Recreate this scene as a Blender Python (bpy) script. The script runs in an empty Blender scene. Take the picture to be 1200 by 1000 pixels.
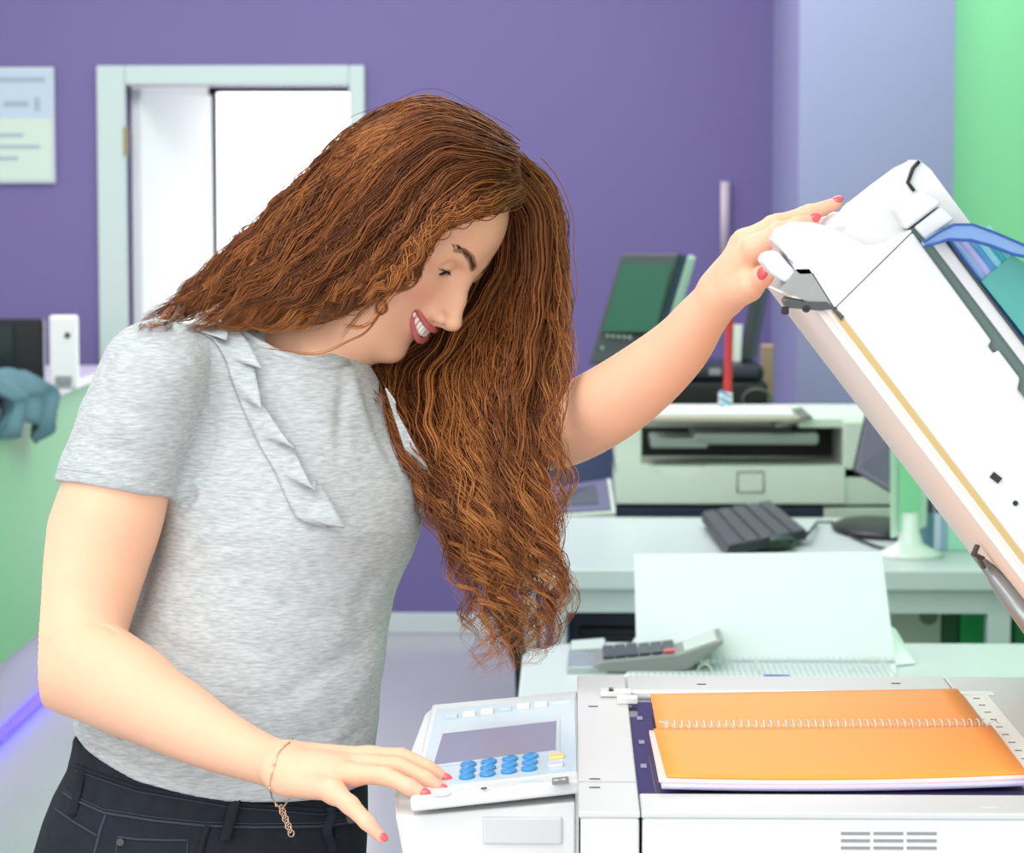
import bpy, bmesh, math, random
import numpy as np
from mathutils import Vector, Matrix, Euler
from mathutils.bvhtree import BVHTree
random.seed(7); rng = np.random.default_rng(7)
SC = bpy.context.scene
COL = SC.collection
# ---------------------------------------------------------------- camera
F = 3300.0
CAMZ = 1.58
PITCH = math.atan(272/F); YAW = math.atan(70/F)
cam_data = bpy.data.cameras.new('camera'); cam = bpy.data.objects.new('camera', cam_data); COL.objects.link(cam)
cam.location = (0, 0, CAMZ); cam.rotation_euler = (math.pi/2-PITCH, 0, YAW)
cam_data.sensor_fit = 'HORIZONTAL'; cam_data.sensor_width = 36; cam_data.lens = F*36/1200
cam_data.clip_start = 0.05; cam_data.clip_end = 100
cam_data.dof.use_dof = True; cam_data.dof.focus_distance = 2.62; cam_data.dof.aperture_fstop = 14
SC.camera = cam
RM = Euler((math.pi/2-PITCH, 0, YAW)).to_matrix()
RN = np.array(RM)
def ray(px, py): return RM @ Vector(((px-600)/F, (500-py)/F, -1))
def P(px, py, y):            # point seen at pixel, at world distance y
    d = ray(px, py); t = y/d.y
    return Vector((0, 0, CAMZ)) + d*t
def PZ(px, py, z):           # point seen at pixel, at height z
    d = ray(px, py); t = (z-CAMZ)/d.z
    return Vector((0, 0, CAMZ)) + d*t
def PX(px, py, x):
    d = ray(px, py); t = x/d.x
    return Vector((0, 0, CAMZ)) + d*t
def M(px, y): return px*y/F  # size in metres of a pixel length at a distance
# ---------------------------------------------------------------- materials
def lin(c):
    return tuple(((v/255)/12.92 if v/255 <= .04045 else ((v/255+.055)/1.055)**2.4) for v in c)
MATS = {}
def mat(name, rgb, rough=.5, metal=0, spec=.5, noise=0, nscale=8, bump=0, bscale=40, trans=0, ior=1.45, emit=0, coat=0, stretch=None, sub=0, alpha=1):
    """rgb: sRGB 0-255 base colour, with a slight procedural variation"""
    if name in MATS: return MATS[name]
    m = bpy.data.materials.new(name); m.use_nodes = True
    nt = m.node_tree; N = nt.nodes; L = nt.links
    b = N['Principled BSDF']
    c = lin(rgb)
    b.inputs['Base Color'].default_value = (*c, 1)
    b.inputs['Roughness'].default_value = rough; b.inputs['Metallic'].default_value = metal
    b.inputs['Specular IOR Level'].default_value = spec
    b.inputs['IOR'].default_value = ior
    b.inputs['Transmission Weight'].default_value = trans
    b.inputs['Coat Weight'].default_value = coat
    if sub:
        b.inputs['Subsurface Weight'].default_value = sub
        b.inputs['Subsurface Radius'].default_value = (1, .35, .2); b.inputs['Subsurface Scale'].default_value = .012
    if emit:
        b.inputs['Emission Color'].default_value = (*c, 1); b.inputs['Emission Strength'].default_value = emit
    tc = N.new('ShaderNodeTexCoord'); mp = N.new('ShaderNodeMapping')
    L.new(tc.outputs['Object'], mp.inputs['Vector'])
    if stretch: mp.inputs['Scale'].default_value = stretch
    if noise:
        n = N.new('ShaderNodeTexNoise'); n.inputs['Scale'].default_value = nscale; n.inputs['Detail'].default_value = 4
        L.new(mp.outputs[0], n.inputs['Vector'])
        mx = N.new('ShaderNodeMix'); mx.data_type = 'RGBA'
        L.new(n.outputs['Fac'], mx.inputs[0])
        mx.inputs[6].default_value = (*[v*(1-noise) for v in c], 1); mx.inputs[7].default_value = (*[min(1, v*(1+noise)) for v in c], 1)
        L.new(mx.outputs[2], b.inputs['Base Color'])
    if bump:
        n2 = N.new('ShaderNodeTexNoise'); n2.inputs['Scale'].default_value = bscale; n2.inputs['Detail'].default_value = 3
        L.new(mp.outputs[0], n2.inputs['Vector'])
        bp = N.new('ShaderNodeBump'); bp.inputs['Strength'].default_value = bump; bp.inputs['Distance'].default_value = .002
        L.new(n2.outputs['Fac'], bp.inputs['Height']); L.new(bp.outputs[0], b.inputs['Normal'])
    MATS[name] = m; return m
# ---------------------------------------------------------------- objects
def link(name, me, m, parent=None, smooth=False):
    o = bpy.data.objects.new(name, me); COL.objects.link(o)
    if m: me.materials.append(m)
    if smooth: me.polygons.foreach_set('use_smooth', [True]*len(me.polygons))
    if parent is not None:
        o.parent = parent; o.matrix_parent_inverse = parent.matrix_world.inverted() if parent.type != 'EMPTY' else Matrix.Translation(parent.location).inverted()
        if parent.type != 'EMPTY': o.matrix_parent_inverse = Matrix()
    return o
def tag(o, label, cat, group=None, kind=None):
    if label: o['label'] = label
    if cat: o['category'] = cat
    if group: o['group'] = group
    if kind: o['kind'] = kind
    return o
def thing(name, label, cat, loc=(0, 0, 0), group=None):
    o = bpy.data.objects.new(name, None); COL.objects.link(o); o.location = loc; o.empty_display_size = .05
    return tag(o, label, cat, group)
class B:
    """collects shapes in world coordinates, then becomes ONE mesh object"""
    def __init__(s): s.v = []; s.f = []; s.sm = []
    def add(s, vs, fs, sm=False):
        k = len(s.v); s.v += [tuple(v) for v in vs]; s.f += [tuple(i+k for i in f) for f in fs]; s.sm += [sm]*len(fs); return s
    def bm(s, bm, sm=False, mtx=None):
        if mtx is not None: bm.transform(mtx)
        bm.verts.index_update(); s.add([v.co[:] for v in bm.verts], [[v.index for v in f.verts] for f in bm.faces], sm); bm.free(); return s
    def box(s, c, d, bev=0, rot=None, seg=2):
        bm = bmesh.new(); bmesh.ops.create_cube(bm, size=1)
        bmesh.ops.scale(bm, vec=d, verts=bm.verts)
        if bev: bmesh.ops.bevel(bm, geom=bm.edges[:], offset=min(bev, min(d)*.49), segments=seg, affect='EDGES', profile=.5)
        mt = Matrix.Translation(c)
        if rot is not None: mt = mt @ (rot.to_4x4() if isinstance(rot, Matrix) else Euler(rot).to_matrix().to_4x4())
        return s.bm(bm, False, mt)
    def bb(s, x0, x1, y0, y1, z0, z1, bev=0): return s.box(((x0+x1)/2, (y0+y1)/2, (z0+z1)/2), (abs(x1-x0), abs(y1-y0), abs(z1-z0)), bev)
    def cyl(s, a, b, r1, r2=None, n=24, sm=True, caps=True):
        a = Vector(a); b = Vector(b); r2 = r1 if r2 is None else r2
        ax = (b-a).normalized(); u = ax.orthogonal().normalized(); w = ax.cross(u)
        vs = []; 
        for p, r in ((a, r1), (b, r2)):
            for i in range(n):
                t = 2*math.pi*i/n; vs.append(p+u*r*math.cos(t)+w*r*math.sin(t))
        s.add(vs, [(i, (i+1) % n, n+(i+1) % n, n+i) for i in range(n)], sm)
        if caps: s.add(vs[:n], [tuple(range(n))[::-1]]); s.add(vs[n:], [tuple(range(n))])
        return s
    def tube(s, pts, r, n=8, closed=False, flat=None):
        pts = [Vector(p) for p in pts]; m = len(pts); vs = []; u = None
        for i, p in enumerate(pts):
            if closed: t = pts[(i+1) % m]-pts[i-1]
            else: t = pts[min(i+1, m-1)]-pts[max(i-1, 0)]
            t = t.normalized() if t.length > 1e-9 else Vector((0, 0, 1))
            if u is None: u = t.orthogonal().normalized()
            u = (u-t*u.dot(t)).normalized(); w = t.cross(u)
            rr = r[i] if isinstance(r, (list, tuple)) else r
            for k in range(n):
                a = 2*math.pi*k/n; vs.append(p+u*rr*math.cos(a)+w*rr*math.sin(a)*(flat or 1))
        fs = []
        for i in range(m if closed else m-1):
            j = (i+1) % m
            for k in range(n): fs.append((i*n+k, i*n+(k+1) % n, j*n+(k+1) % n, j*n+k))
        if not closed: fs.append(tuple(range(n))[::-1]); fs.append(tuple(range((m-1)*n, m*n)))
        return s.add(vs, fs, True)
    def prism(s, poly, off, sm=False):
        """poly: list of world points (flat outline), off: extrusion vector"""
        n = len(poly); off = Vector(off); a = [Vector(p) for p in poly]
        s.add(a+[p+off for p in a], [tuple(range(n)), tuple(range(n, 2*n))[::-1]]+[(i, n+i, n+(i+1) % n, (i+1) % n) for i in range(n)], sm); return s
    def lathe(s, c, prof, n=40, sx=1, sy=1):
        vs = []; fs = []
        for r, z in prof:
            for k in range(n):
                a = 2*math.pi*k/n; vs.append((c[0]+r*math.cos(a)*sx, c[1]+r*math.sin(a)*sy, c[2]+z))
        for i in range(len(prof)-1):
            for k in range(n): fs.append((i*n+k, i*n+(k+1) % n, (i+1)*n+(k+1) % n, (i+1)*n+k))
        fs.append(tuple(range(n))[::-1]); fs.append(tuple(range((len(prof)-1)*n, len(prof)*n)))
        return s.add(vs, fs, True)
    def grid(s, rows, sm=True):
        """rows of points -> surface"""
        m = len(rows); n = len(rows[0]); vs = [p for r in rows for p in r]
        return s.add(vs, [(i*n+k, i*n+k+1, (i+1)*n+k+1, (i+1)*n+k) for i in range(m-1) for k in range(n-1)], sm)
    def ellip(s, c, r, rot=None, n=16):
        bm = bmesh.new(); bmesh.ops.create_uvsphere(bm, u_segments=n, v_segments=n//2+2, radius=1)
        bmesh.ops.scale(bm, vec=r, verts=bm.verts)
        mt = Matrix.Translation(c)
        if rot is not None: mt = mt @ (rot.to_4x4() if isinstance(rot, Matrix) else Euler(rot).to_matrix().to_4x4())
        return s.bm(bm, True, mt)
    def ob(s, name, m, parent=None, bevel=0, solid=0):
        me = bpy.data.meshes.new(name); me.from_pydata(s.v, [], s.f)
        me.polygons.foreach_set('use_smooth', s.sm)
        bm = bmesh.new(); bm.from_mesh(me); bmesh.ops.recalc_face_normals(bm, faces=bm.faces)
        if solid: bmesh.ops.solidify(bm, geom=bm.faces[:], thickness=solid)
        bm.to_mesh(me); bm.free(); me.update()
        o = link(name, me, m, parent)
        if bevel:
            md = o.modifiers.new('bevel', 'BEVEL'); md.width = bevel; md.segments = 3; md.limit_method = 'ANGLE'; md.angle_limit = .6
            md.harden_normals = False
        return o
def struct(o): o['kind'] = 'structure'; return o
# ---------------------------------------------------------------- implicit surfaces
class Field:
    pad = .03
    def __init__(s, lo, hi, h):
        s.lo = np.array(lo, float); s.h = h; s.n = np.ceil((np.array(hi)-s.lo)/h).astype(int)+1
        s.V = np.full(tuple(s.n), .5, np.float32)
    def sub(s, lo, hi, pad):
        a = np.clip(np.floor((np.array(lo)-pad-s.lo)/s.h).astype(int), 0, s.n); b = np.clip(np.ceil((np.array(hi)+pad-s.lo)/s.h).astype(int)+1, 0, s.n)
        if (b <= a).any(): return None
        g = [(s.lo[i]+np.arange(a[i], b[i])*s.h).astype(np.float32) for i in range(3)]
        return (slice(a[0], b[0]), slice(a[1], b[1]), slice(a[2], b[2])), g[0][:, None, None], g[1][None, :, None], g[2][None, None, :]
    def put(s, lo, hi, fn, k=0, op='u'):
        q = s.sub(lo, hi, max(1.8*max(k, 0)+4*s.h, s.pad))
        if q is None: return
        sl, X, Y, Z = q; d = fn(X, Y, Z).astype(np.float32); v = s.V[sl]
        if op == 'u':
            r = np.minimum(v, d)
            if k: h = np.maximum(k-np.abs(v-d), 0)/k; r = r-h*h*k*.25
        elif op == 's':
            r = np.maximum(v, -d)
            if k: h = np.maximum(k-np.abs(v+d), 0)/k; r = r+h*h*k*.25
        s.V[sl] = r
    def cone(s, a, b, r1, r2, k=0, op='u'):
        a = np.array(a, float); b = np.array(b, float); ba = b-a; L2 = max(ba @ ba, 1e-12); R = max(r1, r2)
        def fn(X, Y, Z):
            x, y, z = X-a[0], Y-a[1], Z-a[2]
            t = np.clip((x*ba[0]+y*ba[1]+z*ba[2])/L2, 0, 1)
            return np.sqrt((x-t*ba[0])**2+(y-t*ba[1])**2+(z-t*ba[2])**2)-(r1+(r2-r1)*t)
        s.put(np.minimum(a, b)-R, np.maximum(a, b)+R, fn, k, op)
    def chain(s, pts, rs, k=0, op='u'):
        for i in range(len(pts)-1): s.cone(pts[i], pts[i+1], rs[i], rs[i+1], k if i == 0 else min(k, .35*rs[i]), op)
    def ell(s, c, r, A=None, k=0, op='u'):
        """ellipsoid, A: 3x3 rows = axes in world"""
        c = np.array(c, float); A = np.eye(3) if A is None else np.array(A, float); R = max(r)
        def fn(X, Y, Z):
            x, y, z = X-c[0], Y-c[1], Z-c[2]
            q = [(x*A[i][0]+y*A[i][1]+z*A[i][2]) for i in range(3)]
            k0 = np.sqrt(sum((q[i]/r[i])**2 for i in range(3))); k1 = np.sqrt(sum((q[i]/r[i]**2)**2 for i in range(3)))
            return k0*(k0-1)/np.maximum(k1, 1e-6)
        s.put(c-R, c+R, fn, k, op)
    def mesh(s):
        V = s.V; S = V < 0; n = V.shape
        c = np.zeros((n[0]-1, n[1]-1, n[2]-1), np.int8)
        for i in (0, 1):
            for j in (0, 1):
                for k in (0, 1): c += S[i:n[0]-1+i, j:n[1]-1+j, k:n[2]-1+k]
        act = (c > 0) & (c < 8); I = np.argwhere(act); del c
        idx = np.full(act.shape, -1, np.int32); idx[act] = np.arange(len(I))
        cv = {}
        for i in (0, 1):
            for j in (0, 1):
                for k in (0, 1): cv[i, j, k] = V[I[:, 0]+i, I[:, 1]+j, I[:, 2]+k]
        acc = np.zeros((len(I), 3)); cnt = np.zeros(len(I))
        K = list(cv)
        for p in K:
            for ax in range(3):
                if p[ax] == 0:
                    q = list(p); q[ax] = 1; q = tuple(q); a, b = cv[p], cv[q]; m = (a < 0) != (b < 0)
                    t = np.where(m, a/np.where(m, a-b, 1), 0); e = np.array(p, float)[None]+0*acc; e[:, ax] += t
                    acc[m] += e[m]; cnt[m] += 1
        vv = s.lo+(I+acc/cnt[:, None])*s.h
        fs = []
        for ax in range(3):
            o = [(1, 2), (2, 0), (0, 1)][ax]
            sl0 = [slice(None)]*3; sl1 = [slice(None)]*3; sl0[ax] = slice(0, -1); sl1[ax] = slice(1, None)
            a, b = S[tuple(sl0)], S[tuple(sl1)]; E = np.argwhere(a != b)
            E = E[(E[:, o[0]] > 0) & (E[:, o[1]] > 0) & (E[:, o[0]] < n[o[0]]-1) & (E[:, o[1]] < n[o[1]]-1)]
            sg = S[E[:, 0], E[:, 1], E[:, 2]]
            def g(d0, d1):
                q = E.copy(); q[:, o[0]] -= d0; q[:, o[1]] -= d1; return idx[q[:, 0], q[:, 1], q[:, 2]]
            q = np.stack([g(1, 1), g(0, 1), g(0, 0), g(1, 0)], 1); q[~sg] = q[~sg][:, ::-1]
            fs.append(q)
        fs = np.concatenate(fs); fs = fs[(fs >= 0).all(1)]
        return vv, fs
def np_mesh(name, vs, fs, m=None, parent=None, smooth=True, link_it=True, attr=None):
    me = bpy.data.meshes.new(name); vs = np.asarray(vs, np.float32); fs = np.asarray(fs, np.int32); k = fs.shape[1]
    me.vertices.add(len(vs)); me.vertices.foreach_set('co', vs.ravel())
    me.loops.add(fs.size); me.loops.foreach_set('vertex_index', fs.ravel())
    me.polygons.add(len(fs)); me.polygons.foreach_set('loop_start', np.arange(0, fs.size, k, dtype=np.int32)); me.polygons.foreach_set('loop_total', np.full(len(fs), k, np.int32))
    if attr:
        for an, av in attr.items():
            at = me.attributes.new(an, 'FLOAT_COLOR' if av.ndim == 2 else 'FLOAT', 'POINT')
            at.data.foreach_set('color' if av.ndim == 2 else 'value', np.asarray(av, np.float32).ravel())
    me.update(calc_edges=True)
    me.polygons.foreach_set('use_smooth', np.full(len(fs), smooth))
    me.validate()
    return link(name, me, m, parent) if link_it else me
def bvh(vs, fs): return BVHTree.FromPolygons([tuple(v) for v in vs], [tuple(int(i) for i in f) for f in fs])
CAMP = Vector((0, 0, CAMZ))
def hit(tree, px, py):
    d = ray(px, py).normalized(); r = tree.ray_cast(CAMP, d); return (r[0], r[1]) if r[0] is not None else (None, None)
# ---------------------------------------------------------------- room
WY = 10.07; PILY = 8.9; PILX0 = P(935, 300, PILY).x; PILX1 = P(1116, 300, PILY).x; CX = -1.62
m_purple = mat('purple paint', (112, 99, 152), .55, noise=.04, nscale=1.2)
m_pillar = mat('lavender paint', (150, 148, 190), .55, noise=.03, nscale=1.5)
m_green = mat('green paint', (112, 196, 130), .5, noise=.04, nscale=1.2)
m_base = mat('pale skirting', (205, 214, 214), .4)
m_white = mat('white plastic', (236, 236, 234), .35)
m_whitematte = mat('white paint', (238, 240, 240), .6)
m_black = mat('black plastic', (22, 23, 26), .35)
m_navy = mat('navy plastic', (30, 40, 66), .4)
fm = mat('polished grey floor', (176, 174, 182), .22, noise=.05, nscale=1.6, spec=.5)
dx0, dx1 = P(148, 150, WY).x, P(410, 150, WY).x; dz = P(280, 100, WY).z
struct(B().bb(-4, 3.2, 1.0, 13, -.06, 0).ob('floor', fm))
wl = B(); T = .12
wl.bb(-4, dx0, WY, WY+T, 0, 3.2); wl.bb(dx1, PILX1+.3, WY, WY+T, 0, 3.2); wl.bb(dx0, dx1, WY, WY+T, dz, 3.2)
struct(wl.ob('wall_back', m_purple))
struct(B().bb(PILX0, PILX1, PILY, WY, 0, 3.2).ob('trim_pillar', m_pillar))
struct(B().bb(PILX1, PILX1+.12, 2.2, WY, 0, 3.2).ob('wall_right', m_green))
bb_ = B().bb(dx1+.12, PILX0, WY-.015, WY, 0, .075, .004); struct(bb_.ob('baseboard_back', m_base))
# door opening with frame, leaf and a bright corridor behind
m_frame = mat('pale green grey frame', (196, 210, 206), .45)
fr = B(); fx0 = P(115, 150, WY).x; fx1 = P(428, 150, WY).x; fz = P(280, 77, WY).z
fr.bb(fx0, dx0, WY-.03, WY+T, 0, fz, .006); fr.bb(dx1, fx1, WY-.03, WY+T, 0, fz, .006); fr.bb(dx0, dx1, WY-.03, WY+T, dz, fz, .006)
f_ob = struct(fr.ob('door_1', m_frame))
hg = B().cyl((dx0+.004, WY-.035, 1.72), (dx0+.004, WY-.035, 1.82), .008, n=10); hg.ob('hinge', mat('brass', (170, 150, 110), .35, metal=1), f_ob)
cor = B(); cor.bb(dx0-.5, dx0-.4, WY+T, 13, 0, 2.6); cor.bb(dx1+.3, dx1+.4, WY+T, 13, 0, 2.6)
struct(cor.ob('wall_corridor', m_whitematte))
lx = P(243, 200, WY+.5).x
leaf = B().box((0, 0, 0), (.70, .04, dz-.02), .004, None)
lo = leaf.ob('door_2', m_whitematte); lo.location = ((dx0-.01+lx)/2+.0, WY+.42, dz/2); lo.rotation_euler = (0, 0, math.radians(76)); struct(lo)
GY = 10.9
gx0, gx1 = P(245, 200, GY).x, P(425, 200, GY).x; gz = P(300, 102, GY).z
m_dark = mat('dark anthracite metal', (58, 62, 68), .4)
gf = B(); gf.bb(gx0, gx0+.03, GY, GY+.05, 0, gz); gf.bb(gx0, gx1+.3, GY, GY+.05, gz-.02, gz)
gfo = struct(gf.ob('window_1', m_dark))
struct(B().bb(gx0+.03, gx1+.3, GY+.02, GY+.03, 0, gz-.02).ob('window_pane', mat('daylit frosted glass', (255, 255, 255), .3, emit=1.6), gfo))
struct(B().bb(-3.2, 1.2, 13, 13.1, 0, 3.2).ob('wall_far_corridor', mat('bright corridor wall', (250, 250, 250), .6)))
# poster
px0, px1 = P(-70, 150, WY).x, P(65, 150, WY).x; z0, z1 = P(30, 215, WY).z, P(30, 79, WY).z
po = thing('wall_poster', 'silvery framed notice with faded print on the purple wall left of the doorway', 'poster', ((px0+px1)/2, WY, z0))
B().bb(px0, px1, WY-.02, WY, z0, z1, .003).ob('frame', mat('silver frame', (200, 206, 214), .35), po)
zm = z0+(z1-z0)*.56
B().bb(px0+.012, px1-.012, WY-.0235, WY-.02, zm, z1-.012).ob('print_top', mat('pale blue print', (186, 202, 216), .3), po)
B().bb(px0+.012, px1-.012, WY-.0235, WY-.02, z0+.012, zm).ob('print_bottom', mat('pale green print', (204, 218, 204), .3), po)
tb = B()
for (x0, x1, zz, hh) in ((.05, .38, .87, .018), (.23, .32, .66, .02), (.05, .2, .66, .02), (.34, .36, .62, .05), (.1, .3, .4, .012), (.1, .36, .3, .012), (.1, .28, .2, .012)):
    tb.bb(px0+x0*(px1-px0)/.41, px0+x1*(px1-px0)/.41, WY-.0245, WY-.0235, z0+zz*(z1-z0), z0+zz*(z1-z0)+hh)
tb.ob('lettering', mat('faded ink', (160, 172, 186), .5), po)
# reception counter along the left
cn = thing('reception_counter', 'green reception counter with a lilac ledge and violet light strip, far left', 'counter', (CX-.3, 7.5, 0))
B().bb(CX-.6, CX, 4.2, 9.75, .25, .955).ob('front_panel', m_green, cn)
B().bb(CX-.6, CX-.03, 4.2, 9.72, 0, .25).ob('plinth', mat('lilac plinth', (196, 186, 222), .4), cn)
B().bb(CX-.65, CX+.03, 4.15, 9.8, .955, .985, .006).ob('ledge', mat('lilac laminate', (214, 204, 226), .35), cn)
B().bb(CX-.03, CX-.018, 4.2, 9.75, .012, .04).ob('light_strip', mat('violet light', (84, 60, 255), .4, emit=1.3), cn)
# things on it
t = thing('monitor', 'black box-shaped screen standing on the left counter behind a teal cloth', 'monitor', (CX-.12, 8.6, .985))
a, b = P(-40, 372, 8.6).x, P(53, 372, 8.6).x
B().bb(a, b, 8.56, 8.6, 1.0, P(20, 374, 8.56).z, .008).ob('casing', m_black, t)
B().bb(a+.02, b-.09, 8.552, 8.56, 1.03, P(20, 374, 8.56).z-.02, .002).ob('screen', mat('dark green glass', (30, 44, 42), .15), t)
B().cyl(((a+b)/2, 8.58, .986), ((a+b)/2, 8.58, 1.01), .08).ob('stand', m_black, t)
t = thing('desk_phone', 'white upright device with a dark button on the left counter', 'phone', (P(72, 440, 8.6).x, 8.6, .985))
a, b = P(57, 372, 8.55).x, P(89, 372, 8.55).x; zt = P(70, 370, 8.55).z
B().bb(a, b, 8.55, 8.6, .985, zt, .008).ob('casing', m_white, t)
B().bb(a+.02, b-.015, 8.53, 8.56, 1.0, 1.03, .004).ob('base', mat('grey plastic', (150, 150, 154), .4), t)
B().ellip(((a+b)/2+.015, 8.549, zt-.06), (.009, .004, .009)).ob('button', m_black, t)
# teal cloth draped over the ledge
rows = []
for i in range(40):
    u = i/39; row = []
    for k in range(46):
        v = k/45; L_ = v*.42-.18       # across the ledge then down
        y = 8.1-.35+u*.62
        wav = .018*math.sin(u*17+v*5)+.012*math.sin(u*31+2+v*9)
        edge = .04+.10*(.5+.5*math.sin(u*9+1))*(1 if u > .45 else .35)
        if L_ < 0.05: p = (CX-.05+L_*1.0, y+.02*math.sin(v*12), .99+.035+abs(wav)*1.6)
        else: p = (CX+.045+wav*.9+.01, y+.02*math.sin(v*12), 1.01-(L_-.05)*(.25+edge*4.2))
        row.append(p)
    rows.append(row)
o = B().grid(rows).ob('jacket', mat('teal cloth', (84, 118, 128), .9, noise=.25, nscale=12))
md = o.modifiers.new('s', 'SOLIDIFY'); md.thickness = .008
tag(o, 'teal jacket draped over the ledge of the left counter', 'jacket')

# ---------------------------------------------------------------- desk at the back
DZ = .75
m_desk = mat('pale laminate', (196, 206, 207), .35)
dy0, dy1 = PZ(700, 668, DZ).y, PZ(700, 606, DZ).y
dxl = P(612, 668, dy0).x; dxr = PILX1-.02
d = thing('desk', 'long pale grey desk with keyboard and screens behind the copier', 'desk', ((dxl+dxr)/2, (dy0+dy1)/2, 0))
B().bb(dxl, dxr, dy0, dy1, DZ-.045, DZ, .004).ob('desktop', m_desk, d)
B().bb(dxl+.08, dxr-.05, dy0+.03, dy0+.06, DZ-.1, DZ-.045).ob('apron', m_desk, d)
for a, b in ((P(648, 700, dy0).x, P(664, 700, dy0).x), (P(1160, 700, dy0).x, P(1188, 700, dy0).x)):
    for y in (dy0+.03, dy1-.08): B().bb(a, b, y, y+.05, 0, DZ-.045, .004).ob('leg', m_desk, d)
B().bb(dxl, dxl+.03, dy0+.02, dy1-.02, 0, DZ-.045).ob('side_panel', m_desk, d)
# under the desk
t = thing('computer_tower', 'dark navy computer case with a slot handle under the left end of the desk', 'computer', (P(705, 740, 6.6).x, 6.7, 0))
a, b = P(667, 740, 6.5).x, P(760, 740, 6.5).x; zt = P(700, 717, 6.5).z
B().bb(a, b, 6.5, 6.95, 0, zt, .006).ob('case', m_navy, t)
B().bb(a+.025, b-.02, 6.485, 6.5, zt-.055, zt-.035, .004).ob('handle', m_black, t)
t = thing('file_box', 'light cardboard archive box with a round finger hole under the desk', 'box', (P(1070, 740, 6.7).x, 6.8, 0))
a, b = P(1000, 740, 6.6).x, P(1103, 740, 6.6).x; zt = P(1070, 700, 6.6).z
B().bb(a, b, 6.6, 7.0, 0, zt, .003).ob('carton', mat('buff card', (206, 216, 200), .7), t)
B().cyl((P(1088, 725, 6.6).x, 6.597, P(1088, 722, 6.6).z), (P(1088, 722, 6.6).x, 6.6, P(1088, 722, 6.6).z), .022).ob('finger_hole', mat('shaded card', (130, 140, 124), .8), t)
for i, (q0, q1, c, lab) in enumerate(((1104, 1124, (40, 96, 62), 'dark green binder standing beside the cardboard box under the desk'), (1125, 1158, (40, 170, 96), 'bright green binder next to the right desk leg'), (1190, 1215, (48, 160, 96), 'green binder outside the right desk leg'))):
    a, b = P(q0, 740, 6.6).x, P(q1, 740, 6.6).x
    t = thing('binder', lab, 'binder', ((a+b)/2, 6.75, 0), 'green binders on the floor under the desk')
    B().bb(a, b, 6.6, 6.9, 0, .62, .004).ob('cover', mat('binder green %d' % i, c, .5), t)
    B().bb(a+.008, b-.008, 6.598, 6.6, .35, .45).ob('spine_label', m_white, t)
# office chair sliver left of the desk: slanted black back
t = thing('office_chair', 'black slim office chair leaning behind the hair at the desk corner', 'chair', (P(590, 800, 5.7).x, 5.7, 0))
sp = B(); sp.tube([P(572, 600, 5.7), P(574, 650, 5.7), P(586, 700, 5.7), P(602, 745, 5.7), P(612, 785, 5.7)], [.02, .03, .034, .026, .016], 12, flat=.6)
sp.ob('backrest', m_black, t)
a = P(612, 785, 5.7)
B().cyl(a, (a.x+.02, a.y, .08), .016, n=12).ob('post', m_black, t)
bs = B()
for k in range(5):
    g = k*math.tau/5; bs.tube([(a.x+.02, a.y, .08), (a.x+.02+.2*math.cos(g), a.y+.2*math.sin(g), .03)], .012, 8)
bs.ob('base', m_black, t)
# keyboard
kx = [P(820, 601, 6.8).x, P(905, 588, 6.8).x]
t = thing('keyboard', 'black keyboard seen end-on at the desk edge beside a mouse', 'keyboard', (PZ(880, 615, DZ+.02).x, PZ(880, 615, DZ+.02).y, DZ))
c0, c1, c2, c3 = [PZ(*q, DZ+.035) for q in ((822, 602), (903, 588), (946, 622), (853, 641))]
B().prism([c0, c1, c2, c3], (0, 0, -.022)).ob('body', mat('charcoal plastic', (40, 40, 48), .5), t, bevel=.004)
kk = B()
def lerp(a, b, u): return a+(b-a)*u
for i in range(14):
    for j in range(5):
        u0, u1 = (i+.14)/14, (i+.86)/14; v0, v1 = (j+.10)/5, (j+.90)/5
        q = [lerp(lerp(c0, c1, v), lerp(c3, c2, v), u) for u, v in ((u0, v0), (u0, v1), (u1, v1), (u1, v0))]
        kk.prism([p+Vector((0, 0, .0045)) for p in q], (0, 0, -.0045))
kk.ob('keys', mat('key plastic', (92, 92, 102), .45), t, bevel=.001)
B().tube([c2+Vector((0, 0, -.01)), PZ(958, 612, DZ+.01), PZ(975, 612, DZ+.006), PZ(1000, 630, DZ+.005), PZ(1025, 640, DZ+.005), PZ(1045, 645, DZ+.005)], .004, 6).ob('cable', m_black, t)
t = thing('computer_mouse', 'dark glossy mouse lying at the near end of the keyboard', 'mouse', PZ(900, 638, DZ))
p = PZ(902, 636, DZ+.02); B().ellip(p+Vector((0, 0, .0)), (.045, .07, .02), (0, 0, -1.1)).ob('shell', mat('dark green black plastic', (40, 48, 46), .2), t)
# desktop monitors
t = thing('monitor', 'black screen on an oval dark foot, half hidden by the raised copier lid', 'monitor', (P(1010, 620, 6.9).x, 6.9, DZ))
p0, p1, p2, p3 = P(1014, 480, 6.95), P(1110, 470, 6.6), P(1100, 612, 6.6), P(998, 552, 6.95)
B().prism([p0, p1, p2, p3], (.02, .04, 0)).ob('casing', mat('black bezel', (44, 48, 56), .3), t, bevel=.004)
i_ = Vector((-.001, -.004, 0)); cc = (p0+p1+p2+p3)/4
B().prism([lerp(p, cc, .07)+i_ for p in (p0, p1, p2, p3)], (0, .003, 0)).ob('screen', mat('grey screen glass', (108, 108, 122), .18), t)
pb = PZ(1010, 622, DZ); B().lathe((pb.x+.04, pb.y, DZ), [(.09, 0), (.095, .008), (.085, .016), (.02, .022)], sy=2.2, sx=1.2).ob('foot', m_black, t)
B().cyl((pb.x+.09, pb.y, DZ+.015), (cc.x, cc.y+.05, cc.z), .018, n=12).ob('stand', m_black, t)
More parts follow.
